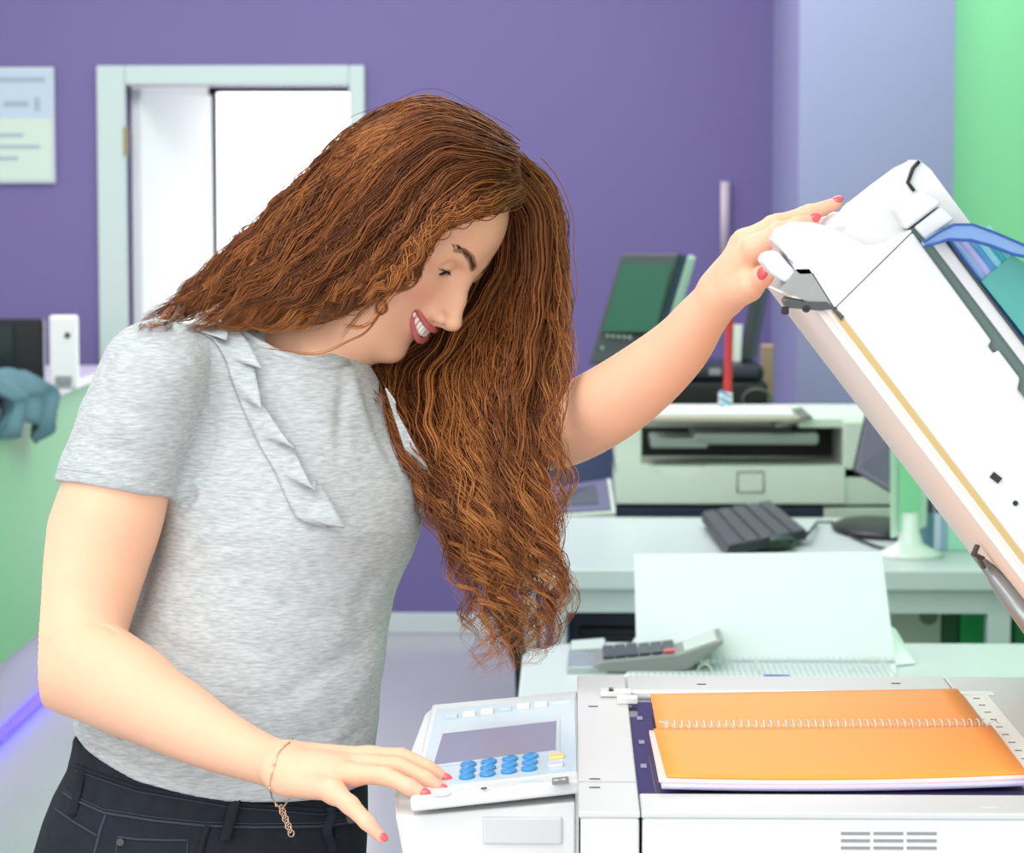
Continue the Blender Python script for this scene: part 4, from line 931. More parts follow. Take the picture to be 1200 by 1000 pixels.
# painted fingernails
m_nail = mat('coral nail polish', (228, 84, 92), .15, coat=.6)
def nail(pts, nrm, sc=1, back=.35, name='fingernail'):
    a = np.array(Q(*pts[-2][:3])); b = np.array(Q(*pts[-1][:3])); d = (b-a); d /= np.linalg.norm(d); nrm = np.array(nrm, float); nrm -= d*(nrm@d); nrm /= np.linalg.norm(nrm); w_ = np.cross(nrm, d)
    r = M(pts[-1][3], pts[-1][2]); c = b+d*r*.25+nrm*r*.62
    mt = Matrix((d.tolist(), w_.tolist(), nrm.tolist())).transposed()
    B().ellip(c, (r*1.05*sc, r*.80*sc, r*.48), mt, 18).ob(name, m_nail, person)
up = np.array((0, 0, 1.)); tocam = np.array((0, -1., 0))
for n_ in ('index', 'middle', 'ring'): nail(RFING[n_], tocam*.75+up*.6)
nail(RFING['pinky'], tocam*.7+up*.3+np.array((.7, 0, 0))); nail(RFING['thumb'], tocam+up)
nail(LFING['middle'], up*.9+tocam*.5); nail(LFING['index'], up*.5+tocam*.8); nail(LFING['ring'], up+tocam*.2); nail(LFING['pinky'], up)
nail(LFING['thumb'], tocam*.8+np.array((-.7, 0, .1)), .9)
# ---------------------------------------------------------------- clothes
def px_of(v):
    q = (np.asarray(v)-np.array((0, 0, CAMZ))) @ RN; return 600+F*q[:, 0]/-q[:, 2], 500-F*q[:, 1]/-q[:, 2]
sf = Field((-.70, 2.50, .93), (-.08, 3.05, 1.50), .0023)
fn, (l_, h_) = slices_fn(SH, 2.75); sf.put(l_, h_, fn)
cone = lambda f, a, b, k, op='u': f.cone(Q(*a[:3]), Q(*b[:3]), M(a[3], a[2]), M(b[3], b[2]), k, op)
cone(sf, (186, 436, 2.69, 58), (300, 436, 2.80, 52), .04)
sl_f = Field(sf.lo, sf.lo+(sf.n-1)*sf.h, sf.h); sl_f.n = sf.n; sl_f.V = np.full(sf.V.shape, .5, np.float32)
cone(sl_f, (180, 438, 2.66, 63), (158, 500, 2.66, 68), 0); cone(sl_f, (158, 500, 2.66, 68), (139, 560, 2.66, 71.5), .002); cone(sl_f, (139, 560, 2.66, 71.5), (126, 610, 2.658, 75), .001)
cone(sf, (430, 462, 2.88, 56), (500, 468, 2.95, 56), .05); cone(sf, (500, 468, 2.95, 56), (556, 490, 2.93, 58), .01)
cone(sf, (352, 585, 2.705, 52), (360, 600, 2.705, 54), .06); cone(sf, (432, 585, 2.745, 46), (430, 596, 2.745, 50), .05)
# openings: sleeve ends, neck, hem
a = Q(136, 575, 2.66); ax = Q(118, 640, 2.655)-Q(150, 520, 2.66); ax /= np.linalg.norm(ax)
tlt = np.array((.12, -.10, 0)); ax2 = ax+tlt; ax2 /= np.linalg.norm(ax2)
sl_f.put(Q(0, 720, 2.62)-np.array((0, .2, 0)), Q(260, 480, 2.78)+np.array((0, .15, 0)), lambda X, Y, Z: -((X-a[0])*ax2[0]+(Y-a[1])*ax2[1]+(Z-a[2])*ax2[2]), .002, 's')
_h = np.maximum(.016-np.abs(sf.V-sl_f.V), 0)/.016; sf.V = np.minimum(sf.V, sl_f.V)-_h*_h*.004; del sl_f, _h
a3 = Q(560, 490, 2.93); ax3 = Q(655, 502, 2.80)-Q(560, 488, 2.92); ax3 /= np.linalg.norm(ax3)
sf.put(a3-.1, a3+.12, lambda X, Y, Z: -((X-a3[0])*ax3[0]+(Y-a3[1])*ax3[1]+(Z-a3[2])*ax3[2]), .002, 's')
cone(sf, (352, 380, 2.755, 49), (425, 330, 2.78, 60), .006, 's')
cone(sf, (330, 372, 2.82, 44), (420, 330, 2.82, 60), .006, 's')
hp_x = np.array([P(x, y, 2.58).x for x, y in ((60, 880), (82, 888), (160, 917), (268, 936), (376, 945), (440, 940))]); hp_z = np.array([P(x, y, 2.58).z for x, y in ((60, 880), (82, 888), (160, 917), (268, 936), (376, 945), (440, 940))])
sf.put((-.7, 2.5, .9), (-.08, 3.05, 1.06), lambda X, Y, Z: Z-np.interp(X, hp_x, hp_z)-.06*0+0*Y, .004, 's')
tv, tf = sf.mesh(); del sf
# folds pressed into the cloth
pxv, pyv = px_of(tv)
def normals(v, f):
    n = np.zeros_like(v); a, b, c, d = (v[f[:, i]] for i in range(4)); fn_ = np.cross(c-a, d-b)
    for i in range(4): np.add.at(n, f[:, i], fn_)
    return n/np.maximum(np.linalg.norm(n, axis=1), 1e-12)[:, None]
nv = normals(tv, tf); facing = nv[:, 1] < .3
def fold(pts, wd, amp):
    d = np.full(len(tv), 1e3); u = np.zeros(len(tv)); n_ = len(pts)-1
    for i, ((x0, y0), (x1, y1)) in enumerate(zip(pts[:-1], pts[1:])):
        bx_, by_ = x1-x0, y1-y0; t = np.clip(((pxv-x0)*bx_+(pyv-y0)*by_)/(bx_**2+by_**2), 0, 1)
        e = np.hypot(pxv-x0-t*bx_, pyv-y0-t*by_); m_ = e < d; d[m_] = e[m_]; u[m_] = ((i+t)/n_)[m_]
    return np.where(facing, amp*np.exp(-(d/wd)**2)*np.sin(np.pi*np.clip(u*.9+.05, 0, 1)), 0)
disp = np.zeros(len(tv))
for pts, wd, amp in [([(205, 604), (222, 585), (235, 566)], 5, -.007), ([(226, 560), (232, 570), (224, 580)], 5, .005),
    ([(196, 640), (240, 612), (300, 606)], 7, -.0022), ([(186, 668), (250, 640), (330, 632)], 8, -.0018), ([(180, 690), (260, 668), (350, 664)], 9, -.0016),
    ([(248, 386), (246, 450), (252, 520), (232, 566)], 2.6, -.0016), ([(120, 470), (170, 490), (225, 545)], 9, -.0020), ([(100, 520), (150, 530), (215, 575)], 9, -.0022), ([(92, 545), (140, 562), (190, 592)], 6, .0016),
    ([(405, 430), (400, 480), (398, 545)], 8, -.0030), ([(410, 430), (420, 470), (450, 540)], 9, .0030), ([(418, 432), (440, 500), (470, 560)], 7, -.0030),
    ([(470, 640), (430, 690), (410, 760)], 10, -.0025), ([(462, 700), (420, 760), (330, 820), (250, 840)], 12, -.003), ([(455, 740), (425, 800), (390, 860)], 10, .0025), ([(448, 790), (430, 850), (380, 900)], 8, -.0025),
    ([(160, 720), (200, 760), (280, 790)], 12, -.0028), ([(150, 745), (220, 800), (320, 850)], 12, .0025), ([(110, 880), (170, 895), (260, 915)], 6, -.002), ([(84, 872), (140, 890), (220, 908)], 6, .002), ([(250, 700), (300, 690), (380, 720), (440, 700)], 14, -.0018), ([(220, 740), (300, 738), (400, 760)], 14, .0016),
    ([(330, 870), (380, 860), (432, 820)], 9, -.0025), ([(342, 470), (380, 520), (420, 560)], 14, -.0012)]:
    disp += fold(pts, wd, amp)
disp += np.where(facing, .0007*np.sin(pxv*.045+np.sin(pyv*.03)*2)*np.sin(pyv*.05+pxv*.01), 0)
tv = tv+nv*disp[:, None]
m_sh = bpy.data.materials.new('heather grey jersey'); m_sh.use_nodes = True; nt = m_sh.node_tree; pb_ = nt.nodes['Principled BSDF']
tcn = nt.nodes.new('ShaderNodeTexCoord'); mp = nt.nodes.new('ShaderNodeMapping'); mp.inputs['Scale'].default_value = (90, 90, 620); nt.links.new(tcn.outputs['Object'], mp.inputs['Vector'])
nz = nt.nodes.new('ShaderNodeTexNoise'); nz.inputs['Scale'].default_value = 1; nz.inputs['Detail'].default_value = 5; nt.links.new(mp.outputs[0], nz.inputs['Vector'])
cr = nt.nodes.new('ShaderNodeValToRGB'); cr.color_ramp.elements[0].position = .3; cr.color_ramp.elements[1].position = .7
cr.color_ramp.elements[0].color = (*lin((158, 164, 166)), 1); cr.color_ramp.elements[1].color = (*lin((194, 198, 199)), 1)
nt.links.new(nz.outputs['Fac'], cr.inputs[0]); nt.links.new(cr.outputs[0], pb_.inputs['Base Color']); pb_.inputs['Roughness'].default_value = .9; pb_.inputs['Specular IOR Level'].default_value = .15
pb_.inputs['Sheen Weight'].default_value = .15
n2 = nt.nodes.new('ShaderNodeTexNoise'); n2.inputs['Scale'].default_value = 900; nt.links.new(tcn.outputs['Object'], n2.inputs['Vector']); bp = nt.nodes.new('ShaderNodeBump'); bp.inputs['Strength'].default_value = .2; bp.inputs['Distance'].default_value = .0015; nt.links.new(n2.outputs['Fac'], bp.inputs['Height']); nt.links.new(bp.outputs[0], pb_.inputs['Normal'])
shirt = np_mesh('shirt', tv, tf, m_sh, person)
sh_tree = bvh(tv, tf)
def on(tree, px, py, lift=.001, dflt=2.7):
    p, n_ = hit(tree, px, py)
    if p is None: return P(px, py, dflt)
    return p+(CAMP-p).normalized()*lift
# collar rib and seams
col = B(); cp_ = [(270, 377), (280, 385), (300, 398), (322, 410), (345, 420), (368, 426), (390, 427), (408, 423)]
col.tube([on(sh_tree, x, y+3, .0006, 2.74) for x, y in cp_], .0042, 10, flat=.8); col.ob('collar', m_sh, shirt)
sm_ = B(); hx = []
for k in range(27):
    u = k/26*2*math.pi; e1 = np.cross(ax2, (0, 1, 0)); e1 /= np.linalg.norm(e1); e2 = np.cross(ax2, e1); c = a-ax2*.012
    g = c+(e1*math.cos(u)+e2*math.sin(u))*.2; r = sh_tree.ray_cast(Vector(g), Vector(c-g).normalized()); 
    if r[0] is not None: hx.append(r[0])
if len(hx) > 10: sm_.tube(hx, .0008, 5, closed=True); sm_.ob('sleeve_seam', mat('stitch grey', (176, 180, 182), .9), shirt)
# ruffles
def ruffle(L, R, folds, amp, nm='ruffle', n=140, m=11, dflt=None, base=.003):
    rows = []; lx = np.array(L, float); rx_ = np.array(R, float)
    for i in range(n+1):
        u = i/n
        a_ = [np.interp(u, np.linspace(0, 1, len(lx)), lx[:, k]) for k in (0, 1)]; b_ = [np.interp(u, np.linspace(0, 1, len(rx_)), rx_[:, k]) for k in (0, 1)]
        row = []
        for j in range(m):
            v = j/(m-1); x = a_[0]+(b_[0]-a_[0])*v; y = a_[1]+(b_[1]-a_[1])*v
            w_ = math.sin(folds*2*math.pi*u+v*1.6); lift = base+amp*v*(.6+.4*w_); x += 7*v*w_; y += 11*v*w_+3*v*math.cos(folds*2*math.pi*u) 
            p = on(sh_tree, x, y, 0, dflt or 2.66) if dflt is None else P(x, y, dflt)
            row.append(np.array(p+(CAMP-p).normalized()*lift))
        rows.append(row)
    R_ = np.array(rows)
    for _ in range(1): R_[1:-1] = R_[1:-1]*.5+(R_[:-2]+R_[2:])*.25
    o = B().grid([[tuple(p) for p in r] for r in R_]).ob(nm, m_sh, shirt); md = o.modifiers.new('s', 'SOLIDIFY'); md.thickness = .0016; md.offset = 0
ruffle([(228, 386), (238, 391), (250, 398), (257, 408), (266, 425), (270, 440), (278, 462), (284, 477), (293, 498), (302, 518), (314, 538), (324, 556), (332, 575), (340, 592), (347, 606)],
       [(258, 384), (272, 390), (292, 402), (303, 425), (305, 445), (299, 462), (306, 480), (324, 498), (342, 516), (348, 534), (358, 556), (374, 572), (388, 588), (399, 608), (388, 632)], 5.5, .020)
ruffle([(452, 455), (466, 500), (480, 545), (488, 575), (492, 606)], [(455, 455), (472, 498), (496, 540), (507, 560), (519, 580)], 2.2, .01, dflt=2.735, n=40)
# jeans
jf = Field((-.64, 2.48, .0), (-.10, 2.95, 1.10), .0034)
fn, (l_, h_) = slices_fn(JN, 2.70); jf.put(l_, h_, fn)
for a_, b_, c_ in LEG: jf.cone(a_, b_, .092, .060, .04); jf.cone(b_, c_, .059, .046, .015)
jf.put((-.7, 2.4, .9), (-.08, 3.05, 1.12), lambda X, Y, Z: np.interp(X, hp_x, hp_z)+.012-Z+0*Y, 0, 's')
jv, jfc = jf.mesh(); del jf
m_dn = mat('black denim', (34, 38, 46), .85, spec=.2, noise=.35, nscale=70, bump=.25, bscale=700)
jeans = np_mesh('jeans', jv, jfc, m_dn, person)
jt = bvh(jv, jfc)
m_st = mat('denim stitching', (62, 68, 78), .9, spec=.1)
def seamline(pts, r=.0009, lift=.0006, m_=None, nm='seam', flat=None):
    o = B().tube([on(jt, x, y, lift, 2.58) for x, y in pts], r, 6, flat=flat); return o.ob(nm, m_ or m_st, jeans)
def dens(pts, k=8):
    out = []
    for (x0, y0), (x1, y1) in zip(pts[:-1], pts[1:]): out += [(x0+(x1-x0)*i/k, y0+(y1-y0)*i/k) for i in range(k)]
    return out+[pts[-1]]
wl_ = dens([(74, 929), (84, 936), (122, 953), (180, 962), (240, 968), (300, 970), (372, 969), (430, 962)])
seamline(wl_, .0014); seamline([(x, y-4) for x, y in wl_], .0006)
wt = dens([(88, 897), (104, 903), (160, 922), (268, 940), (376, 949), (428, 944)]); seamline([(x, y+1) for x, y in wt], .0022, .0004, m_dn, 'waistband_edge'); seamline([(x, y+6) for x, y in wt], .0006)
seamline(dens([(64, 948), (84, 962), (114, 980)]), .0012); seamline(dens([(124, 955), (118, 972), (113, 992), (108, 1010)]), .0016)
seamline(dens([(244, 968), (238, 985), (234, 1004)]), .0035, 0, m_dn, 'pocket_edge'); seamline(dens([(138, 981), (160, 984), (190, 985), (220, 985)]), .0012); seamline(dens([(138, 981), (136, 1004)]), .0008); seamline(dens([(220, 985), (219, 1004)]), .0008)
seamline(dens([(392, 972), (396, 1004)]), .003, 0, m_dn, 'fly_edge')
for (x0, y0), (x1, y1), w_ in (((98, 898), (85, 957), 4.5), ((277, 935), (263, 986), 6), ((385, 946), (387, 1000), 6)):
    b = B(); rows = []
    for i in range(13):
        u = i/12; c = on(jt, x0+(x1-x0)*u+(3*math.sin(u*9) if x0 > 380 else 0), y0+(y1-y0)*u, .003+.003*math.sin(math.pi*u), 2.58); s_ = M(w_, 2.58); rows.append([c+Vector((k*s_, .001*(abs(k)), 0)) for k in (-1, -.5, 0, .5, 1)])
    o = b.grid(rows).ob('belt_loop', m_dn, jeans); md = o.modifiers.new('s', 'SOLIDIFY'); md.thickness = .002
c = on(jt, 141, 987, .001); B().cyl(c+Vector((0, .002, 0)), c+Vector((0, -.0015, 0)), .0036, n=16).ob('rivet', mat('dark copper rivet', (96, 90, 88), .35, metal=.7), jeans)
c = on(jt, 410, 956, .002, 2.62); B().cyl(c+Vector((0, .002, 0)), c+Vector((.001, -.003, 0)), .007, n=20).ob('button', mat('dark copper rivet', (96, 90, 88), .35, metal=.7), jeans)
# shoes (below the picture)
for a_, b_, c_ in LEG:
    B().ellip((c_[0]+.06, c_[1]-.03, .045), (.13, .05, .045), (0, 0, -.4), 20).ob('shoe', m_black, person)
# bracelet
m_gold = mat('rose gold', (226, 190, 160), .25, metal=.9)
wr_tree = bvh(rv, rf)
pth = [on(wr_tree, x, y, .0012, 2.44) for x, y in ((339, 871), (332, 876), (326, 883), (321, 896), (318, 910), (316.5, 924), (319, 935), (324, 944), (331, 948))]
back = [pth[-1]+Vector((.004, .03, .004)), pth[4]+Vector((.01, .062, 0)), pth[0]+Vector((.0, .03, -.002))]
br = B().tube(pth+back, .0008, 6, closed=True).ob('bracelet', m_gold, person)
bd2 = B()
for q in (pth[1], pth[3], pth[5], pth[7]): bd2.ellip(q, (.0016, .0016, .0016), n=10)
bd2.ob('bead', m_gold, br)
ch = B(); p0 = pth[7]+Vector((.004, -.004, 0)); p1 = P(342, 979, pth[7].y-.004)
for i in range(8):
    c = lerp(p0, p1, (i+.5)/8); ch.tube([c+Vector((.0026*math.cos(t_)*(1 if i % 2 else .7), .001*math.sin(t_)*(i % 2), .0030*math.sin(t_))) for t_ in [k*math.tau/10 for k in range(10)]], .0005, 5, closed=True)
ch.ob('chain_tail', m_gold, br)
# ---------------------------------------------------------------- hair: long curly strands
m_hair = bpy.data.materials.new('auburn hair'); m_hair.use_nodes = True; nt = m_hair.node_tree; pb_ = nt.nodes['Principled BSDF']
at = nt.nodes.new('ShaderNodeAttribute'); at.attribute_name = 'tone'; nt.links.new(at.outputs['Color'], pb_.inputs['Base Color'])
pb_.inputs['Roughness'].default_value = .5; pb_.inputs['Specular IOR Level'].default_value = .28
def px2w(px, py, d):
    v = np.stack([(px-600)/F, (500-py)/F, -np.ones_like(px)], -1) @ RN.T
    return v*(d/v[..., 1])[..., None]+np.array((0, 0, CAMZ))
def resamp(pts, K):
    c = crom(pts, 12); s_ = np.concatenate([[0], np.cumsum(np.hypot(*np.diff(c[:, :2], axis=0).T))]); t = np.linspace(0, s_[-1], K)
    return np.stack([np.interp(t, s_, c[:, i]) for i in range(c.shape[1])], 1)
cm_v = np.concatenate([hw, tv, lv]); cm_f = np.concatenate([hfs, tf+len(hw), lfc+len(hw)+len(tv)]); cloud = bvh(cm_v, cm_f)
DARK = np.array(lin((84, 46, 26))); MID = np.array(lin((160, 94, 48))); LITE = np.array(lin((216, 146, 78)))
def tubes(name, W, Rr, C, parent=person):
    """W: (n,K,3) strand points, Rr: (n,K) radii, C: (n,K,3) colours -> one mesh of three-sided tapered strands"""
    n, K, _ = W.shape
    T = np.gradient(W, axis=1); T /= np.maximum(np.linalg.norm(T, axis=2, keepdims=True), 1e-9)
    ref = np.array((0.13, 1, .21)); A = np.cross(T, ref); A /= np.maximum(np.linalg.norm(A, axis=2, keepdims=True), 1e-9); Bv = np.cross(T, A)
    vs = np.stack([W+Rr[..., None]*(A*math.cos(a)+Bv*math.sin(a)) for a in (0, 2.0944, 4.18879)], 2).reshape(-1, 3)
    idx = np.arange(n*K*3).reshape(n, K, 3); fs = []
    for k in range(3):
        j = (k+1) % 3; fs.append(np.stack([idx[:, :-1, k], idx[:, :-1, j], idx[:, 1:, j], idx[:, 1:, k]], -1).reshape(-1, 4))
    col = np.repeat(C.reshape(-1, 3), 3, 0); col = np.concatenate([col, np.ones((len(col), 1))], 1)
    return np_mesh(name, vs, np.concatenate(fs), m_hair, parent, attr={'tone': col})
def strands(guides, nlocks, per, K=40, amp=(1, 7), freq=(3, 5.5), spread=(5, 2.2), tend=(.7, 1), clamp=None, djit=.02, thick=.00055, seed=0, gpow=1, coilgrow=1.3, lite=.5, gsel=None):
    rg = np.random.default_rng(seed); G = np.stack([resamp(g, K) for g in guides]); ng = len(guides); out = []; cols = []; rad = []
    t = np.linspace(0, 1, K)
    for l in range(nlocks):
        g = (rg.random()**gpow)*(ng-1) if gsel is None else gsel(rg); i = min(int(g), ng-2); w = g-i
        base = G[i]*(1-w)+G[i+1]*w
        te = rg.uniform(*tend); t0_ = rg.uniform(0, .05); u = t0_+t*(te-t0_); bs = np.stack([np.interp(u, t, base[:, k]) for k in range(3)], 1)
        tg = np.gradient(bs[:, :2], axis=0); tg /= np.maximum(np.linalg.norm(tg, axis=1, keepdims=True), 1e-6); nr = np.stack([-tg[:, 1], tg[:, 0]], 1)
        f = rg.uniform(*freq); ph = rg.uniform(0, 6.28); A = rg.uniform(.6, 1.25)*(amp[0]+(amp[1]-amp[0])*u**coilgrow)
        dj = rg.normal(0, djit*.6); tone = rg.random(); sp = rg.uniform(.6, 1.3)
        ph2 = ph+2*math.pi*f*(u+.10*u*u)
        for k in range(per):
            o1, o2 = rg.normal(0, 1, 2); sprd = sp*(spread[0]*(1-u)+spread[1]*u)*(1-.55*u**3)
            p3 = rg.normal(0, .28); a_ = A*(1+rg.normal(0, .12))
            off = a_*np.sin(ph2+p3)+o1*sprd+rg.normal(0, 1.2)*np.sin(u*rg.uniform(6, 14)+rg.uniform(0, 6))*u
            al = .35*a_*np.cos(ph2+p3)
            X = bs[:, 0]+nr[:, 0]*off+tg[:, 0]*al; Y = bs[:, 1]+nr[:, 1]*off+tg[:, 1]*al
            D = bs[:, 2]+dj+(a_*np.cos(ph2+p3)*.55+o2*sprd)*2.8/F
            out.append((X, Y, D)); q = np.clip(tone*.75+rg.random()*.45-.1, 0, 1)
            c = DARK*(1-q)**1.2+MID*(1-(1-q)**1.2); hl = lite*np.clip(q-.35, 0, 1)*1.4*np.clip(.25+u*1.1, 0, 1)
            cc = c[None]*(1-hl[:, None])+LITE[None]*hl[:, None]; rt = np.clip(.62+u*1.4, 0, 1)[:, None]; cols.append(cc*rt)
            rad.append(thick*rg.uniform(.7, 1.25)*(1-.6*u**2.5)*np.where(t > .93, (1-t)/.07*.9+.1, 1))
    X, Y, D = (np.array([o[i] for o in out]) for i in range(3))
    if clamp is not None:
        n = X.shape[0]
        for a in range(n):
            last = None; lift = clamp*rg.uniform(.15, 1)+.003; dd = D[a].copy()
            hd = np.full(K, np.nan)
            for b in range(0, K, 2):
                p, _n = hit(cloud, X[a, b], Y[a, b])
                if p is not None: hd[b] = p.y-lift
            ok = ~np.isnan(hd)
            if ok.any():
                hh = np.interp(np.arange(K), np.arange(K)[ok], hd[ok]); near = np.interp(np.arange(K), np.arange(K), ok.astype(float)) if False else None
                far = ~ok & ~np.roll(ok, 1)
                dd = np.where(far, dd, np.minimum(dd, hh))
                for _ in range(3): dd[1:-1] = np.minimum(dd[1:-1], dd[:-2]*.25+dd[1:-1]*.5+dd[2:]*.25)
            D[a] = dd
    return px2w(X, Y, D), np.array(rad), np.array(cols)
# back and near side of the head, sweeping to the shoulder
GL = [[(601, 180, 2.84), (545, 138, 2.84), (490, 124, 2.84), (420, 152, 2.85), (345, 222, 2.86), (275, 288, 2.86), (215, 343, 2.84), (156, 390, 2.80)],
      [(603, 184, 2.82), (548, 148, 2.81), (492, 136, 2.80), (425, 175, 2.81), (355, 245, 2.81), (290, 308, 2.81), (232, 352, 2.79), (170, 388, 2.76)],
      [(605, 188, 2.80), (552, 162, 2.78), (498, 155, 2.77), (435, 205, 2.77), (370, 275, 2.78), (308, 332, 2.77), (255, 366, 2.75), (200, 386, 2.73)],
      [(607, 194, 2.79), (556, 178, 2.76), (508, 180, 2.75), (452, 235, 2.75), (395, 298, 2.75), (338, 346, 2.75), (290, 374, 2.73), (240, 383, 2.71)],
      [(609, 200, 2.79), (560, 192, 2.75), (518, 206, 2.735), (472, 262, 2.735), (420, 318, 2.735), (370, 356, 2.74), (325, 378, 2.73), (278, 378, 2.71)],
      [(611, 206, 2.78), (566, 206, 2.74), (530, 226, 2.725), (492, 280, 2.72), (448, 326, 2.725), (405, 356, 2.73), (365, 376, 2.725), (322, 384, 2.71)],
      [(613, 214, 2.78), (574, 226, 2.735), (540, 240, 2.715), (508, 262, 2.71), (486, 300, 2.71), (456, 334, 2.715), (415, 352, 2.72), (372, 372, 2.71)],
      [(615, 224, 2.78), (582, 240, 2.73), (552, 248, 2.71), (522, 256, 2.70), (504, 272, 2.70), (494, 298, 2.70), (484, 322, 2.70), (462, 338, 2.71)]]
# far side, falling beside and behind the face down to the copier
GR = [[(560, 250, 2.88), (530, 320, 2.91), (470, 390, 2.89), (437, 428, 2.85), (446, 480, 2.77), (478, 545, 2.73), (500, 612, 2.71), (520, 680, 2.71), (535, 730, 2.71)],
      [(585, 240, 2.87), (560, 330, 2.90), (500, 400, 2.88), (462, 445, 2.84), (476, 520, 2.77), (508, 590, 2.72), (530, 660, 2.71), (545, 730, 2.71), (552, 800, 2.71)],
      [(600, 235, 2.86), (590, 320, 2.88), (540, 400, 2.86), (515, 455, 2.82), (520, 530, 2.76), (545, 600, 2.71), (562, 670, 2.70), (575, 730, 2.70), (560, 800, 2.70)],
      [(602, 225, 2.84), (618, 290, 2.86), (595, 370, 2.85), (562, 440, 2.80), (558, 530, 2.74), (572, 610, 2.70), (590, 680, 2.69), (602, 740, 2.69), (585, 790, 2.69)],
      [(600, 208, 2.82), (630, 265, 2.85), (622, 350, 2.84), (600, 440, 2.78), (590, 530, 2.73), (600, 610, 2.69), (612, 690, 2.68), (625, 750, 2.68), (610, 790, 2.68)],
      [(598, 194, 2.82), (636, 245, 2.84), (640, 340, 2.83), (628, 440, 2.77), (612, 530, 2.72), (622, 610, 2.68), (640, 680, 2.67), (640, 740, 2.67), (600, 772, 2.67)],
      [(595, 186, 2.82), (640, 232, 2.84), (653, 330, 2.83), (648, 430, 2.77), (632, 520, 2.72), (640, 600, 2.68), (654, 680, 2.67), (648, 730, 2.67), (618, 772, 2.67)]]
parts = []
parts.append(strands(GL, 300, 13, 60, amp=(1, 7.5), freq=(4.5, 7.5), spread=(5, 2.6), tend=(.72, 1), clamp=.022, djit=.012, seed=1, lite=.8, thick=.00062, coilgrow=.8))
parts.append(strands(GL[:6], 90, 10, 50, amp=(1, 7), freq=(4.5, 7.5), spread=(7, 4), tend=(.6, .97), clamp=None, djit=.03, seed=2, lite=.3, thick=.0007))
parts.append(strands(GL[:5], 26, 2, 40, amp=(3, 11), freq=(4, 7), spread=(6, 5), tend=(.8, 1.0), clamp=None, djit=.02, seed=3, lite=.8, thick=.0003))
def stack(ps, K=None):
    return ps
hl_ob = None
def build(name, ps):
    K = max(p[0].shape[1] for p in ps); W = []; R_ = []; C_ = []
    for w_, r_, c_ in ps:
        k0 = w_.shape[1]; t0 = np.linspace(0, 1, k0); t1 = np.linspace(0, 1, K)
        if k0 != K:
            i = np.minimum((t1*(k0-1)).astype(int), k0-2); f = t1*(k0-1)-i
            w_ = w_[:, i]*(1-f)[None, :, None]+w_[:, i+1]*f[None, :, None]; r_ = r_[:, i]*(1-f)+r_[:, i+1]*f; c_ = c_[:, i]*(1-f)[None, :, None]+c_[:, i+1]*f[None, :, None]
        W.append(w_); R_.append(r_); C_.append(c_)
    return np.concatenate(W), np.concatenate(R_), np.concatenate(C_)
sets = list(parts)
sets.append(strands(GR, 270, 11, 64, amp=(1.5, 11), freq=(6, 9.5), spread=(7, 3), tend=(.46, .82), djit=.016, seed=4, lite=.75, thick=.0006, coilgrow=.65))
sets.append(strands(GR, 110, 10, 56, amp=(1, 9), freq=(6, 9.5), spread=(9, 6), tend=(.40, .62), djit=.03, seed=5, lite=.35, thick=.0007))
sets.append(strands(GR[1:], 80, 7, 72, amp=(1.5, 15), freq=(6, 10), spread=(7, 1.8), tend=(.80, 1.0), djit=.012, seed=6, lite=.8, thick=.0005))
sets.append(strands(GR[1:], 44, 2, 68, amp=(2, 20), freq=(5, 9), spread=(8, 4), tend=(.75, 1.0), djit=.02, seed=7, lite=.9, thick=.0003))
GO = [[(614, 205, 2.83), (654, 270, 2.82), (663, 350, 2.79), (672, 430, 2.71), (658, 500, 2.68), (672, 570, 2.67), (656, 640, 2.67), (674, 700, 2.67), (652, 770, 2.67)],
      [(612, 200, 2.83), (646, 262, 2.82), (656, 350, 2.79), (656, 430, 2.71), (640, 500, 2.68), (650, 570, 2.67), (634, 640, 2.67), (652, 700, 2.67), (627, 780, 2.67)]]
sets.append(strands(GO, 13, 4, 72, amp=(2, 13), freq=(6, 9), spread=(4, 1.5), tend=(.62, 1.0), djit=.006, seed=31, lite=.9, thick=.0004))
# curls beside the cheek and across the neck
T1 = [(512, 258, 2.70), (500, 290, 2.70), (495, 315, 2.70), (487, 333, 2.70), (470, 340, 2.70), (452, 346, 2.70), (443, 358, 2.70), (447, 368, 2.70), (455, 362, 2.70), (450, 350, 2.70), (436, 356, 2.70), (420, 372, 2.70), (404, 388, 2.70), (397, 402, 2.70)]
T1b = [(q[0]-5, q[1]+3, q[2]) for q in T1]
T2 = [(506, 290, 2.70), (482, 318, 2.70), (466, 343, 2.70), (454, 360, 2.70), (440, 378, 2.70), (424, 386, 2.70), (402, 384, 2.70), (390, 376, 2.70)]
T3 = [(452, 356, 2.70), (430, 386, 2.70), (410, 398, 2.70), (380, 411, 2.70), (350, 412, 2.70), (310, 406, 2.70), (284, 402, 2.70)]
for tt, n_, sd in (([T1, T1b], 4, 8), ([T2, [(q[0]-4, q[1]-4, q[2]) for q in T2]], 3, 9), ([T3, [(q[0], q[1]+2, q[2]) for q in T3]], 1, 10)):
    sets.append(strands(tt, n_, 4, 50, amp=(.5, 2), freq=(2, 3), spread=(1.6, 1), tend=(.85, 1), clamp=.004, djit=.002, seed=sd, lite=.9, thick=.00042))
for gg, te, n_ in ((GR[0], (.6, .78), 10), (GL[5], (.9, 1.0), 0)):
    if n_: sets.append(strands([gg, [(q[0]+6, q[1]+2, q[2]) for q in gg]], n_, 8, 50, amp=(1.5, 9), freq=(4, 6), spread=(5, 3), tend=te, djit=.01, seed=21, lite=.5))
W_, R_, C_ = build('hair', sets)
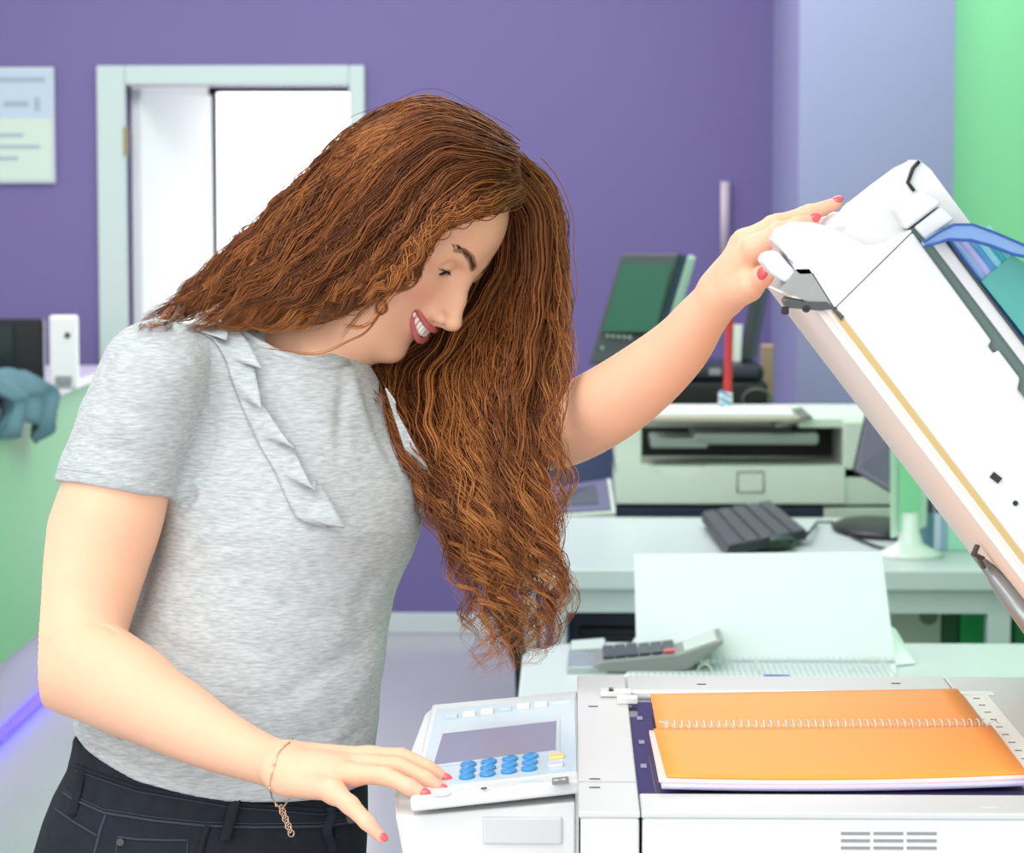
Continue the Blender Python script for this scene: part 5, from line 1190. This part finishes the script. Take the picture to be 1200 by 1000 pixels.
# inner volume so the mass is never see-through
vf = Field((-.42, 2.62, 1.12), (.03, 3.02, 1.66), .0032)
def vell(c, r, k=0, op='u'): vf.ell(H2W(c), [q*HS for q in r], AX, k, op)
vf.pad = .04; vell((-.012, 0, .033), (.0965, .074, .090)); vell((-.040, 0, -.02), (.055, .062, .070), .02)
for a_, b_ in (((470, 230, 2.83, 46), (405, 285, 2.83, 36)), ((405, 285, 2.83, 36), (335, 330, 2.82, 24)), ((335, 330, 2.82, 24), (275, 358, 2.81, 10)), ((618, 240, 2.88, 22), (624, 330, 2.88, 22)), ((620, 330, 2.88, 24), (594, 430, 2.84, 36)), ((594, 430, 2.84, 36), (555, 500, 2.80, 34)), ((555, 500, 2.80, 34), (550, 545, 2.77, 20)), ((500, 440, 2.89, 30), (505, 510, 2.82, 22))):
    cone(vf, a_, b_, .03)
vell((.112, -.002, -.035), (.066, .080, .1), .004, 's'); vell((.060, -.045, -.040), (.060, .045, .055), .004, 's')
vf.put((-1, 2, 1), (1, 4, 2), lambda X, Y, Z: 0, 0) if False else None
vv_, vfc = vf.mesh(); del vf
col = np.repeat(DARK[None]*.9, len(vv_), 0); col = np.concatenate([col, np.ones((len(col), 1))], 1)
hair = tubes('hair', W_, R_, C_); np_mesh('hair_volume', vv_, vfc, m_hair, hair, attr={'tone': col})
hair.data.materials[0] = m_hair
# ---------------------------------------------------------------- light
w = bpy.data.worlds.new('world'); SC.world = w; w.use_nodes = True
bg = w.node_tree.nodes['Background']; bg.inputs[0].default_value = (.93, .97, 1, 1); bg.inputs[1].default_value = .75
def area(name, loc, size, energy, rot=(0, 0, 0), col=(1, 1, 1)):
    l = bpy.data.lights.new(name, 'AREA'); l.shape = 'RECTANGLE'; l.size, l.size_y = size; l.energy = energy; l.color = col
    o = bpy.data.objects.new(name, l); COL.objects.link(o); o.location = loc; o.rotation_euler = rot; return o
area('ceiling_panel_near', (-.9, 1.6, 2.9), (1.8, 1.2), 20, (math.radians(22), math.radians(-8), 0), (1, .98, .95))
area('ceiling_panel_mid', (.2, 4.6, 3.0), (2.4, 1.6), 18)
area('ceiling_panel_far', (-.4, 8.0, 3.1), (3, 1.4), 55)
def aim(o, t): o.rotation_euler = (Vector(t)-o.location).to_track_quat('-Z', 'Y').to_euler()
aim(area('window_light', (-1.7, .1, 1.9), (2.2, 1.6), 27, col=(1, .985, .96)), (-.2, 2.7, 1.2))
aim(area('face_fill', (1.3, -.3, 1.7), (1.6, 1.4), 13, col=(1, .99, .97)), (-.1, 2.75, 1.45))  # added fill light from front right, brightens the face
SC.view_settings.view_transform = 'Standard'; SC.view_settings.look = 'None'; SC.view_settings.gamma = 1
SC.view_settings.use_curve_mapping = False
SC.view_settings.exposure = .42
SC.cycles.max_bounces = 8; SC.cycles.transparent_max_bounces = 12
SC.cycles.use_denoising = True
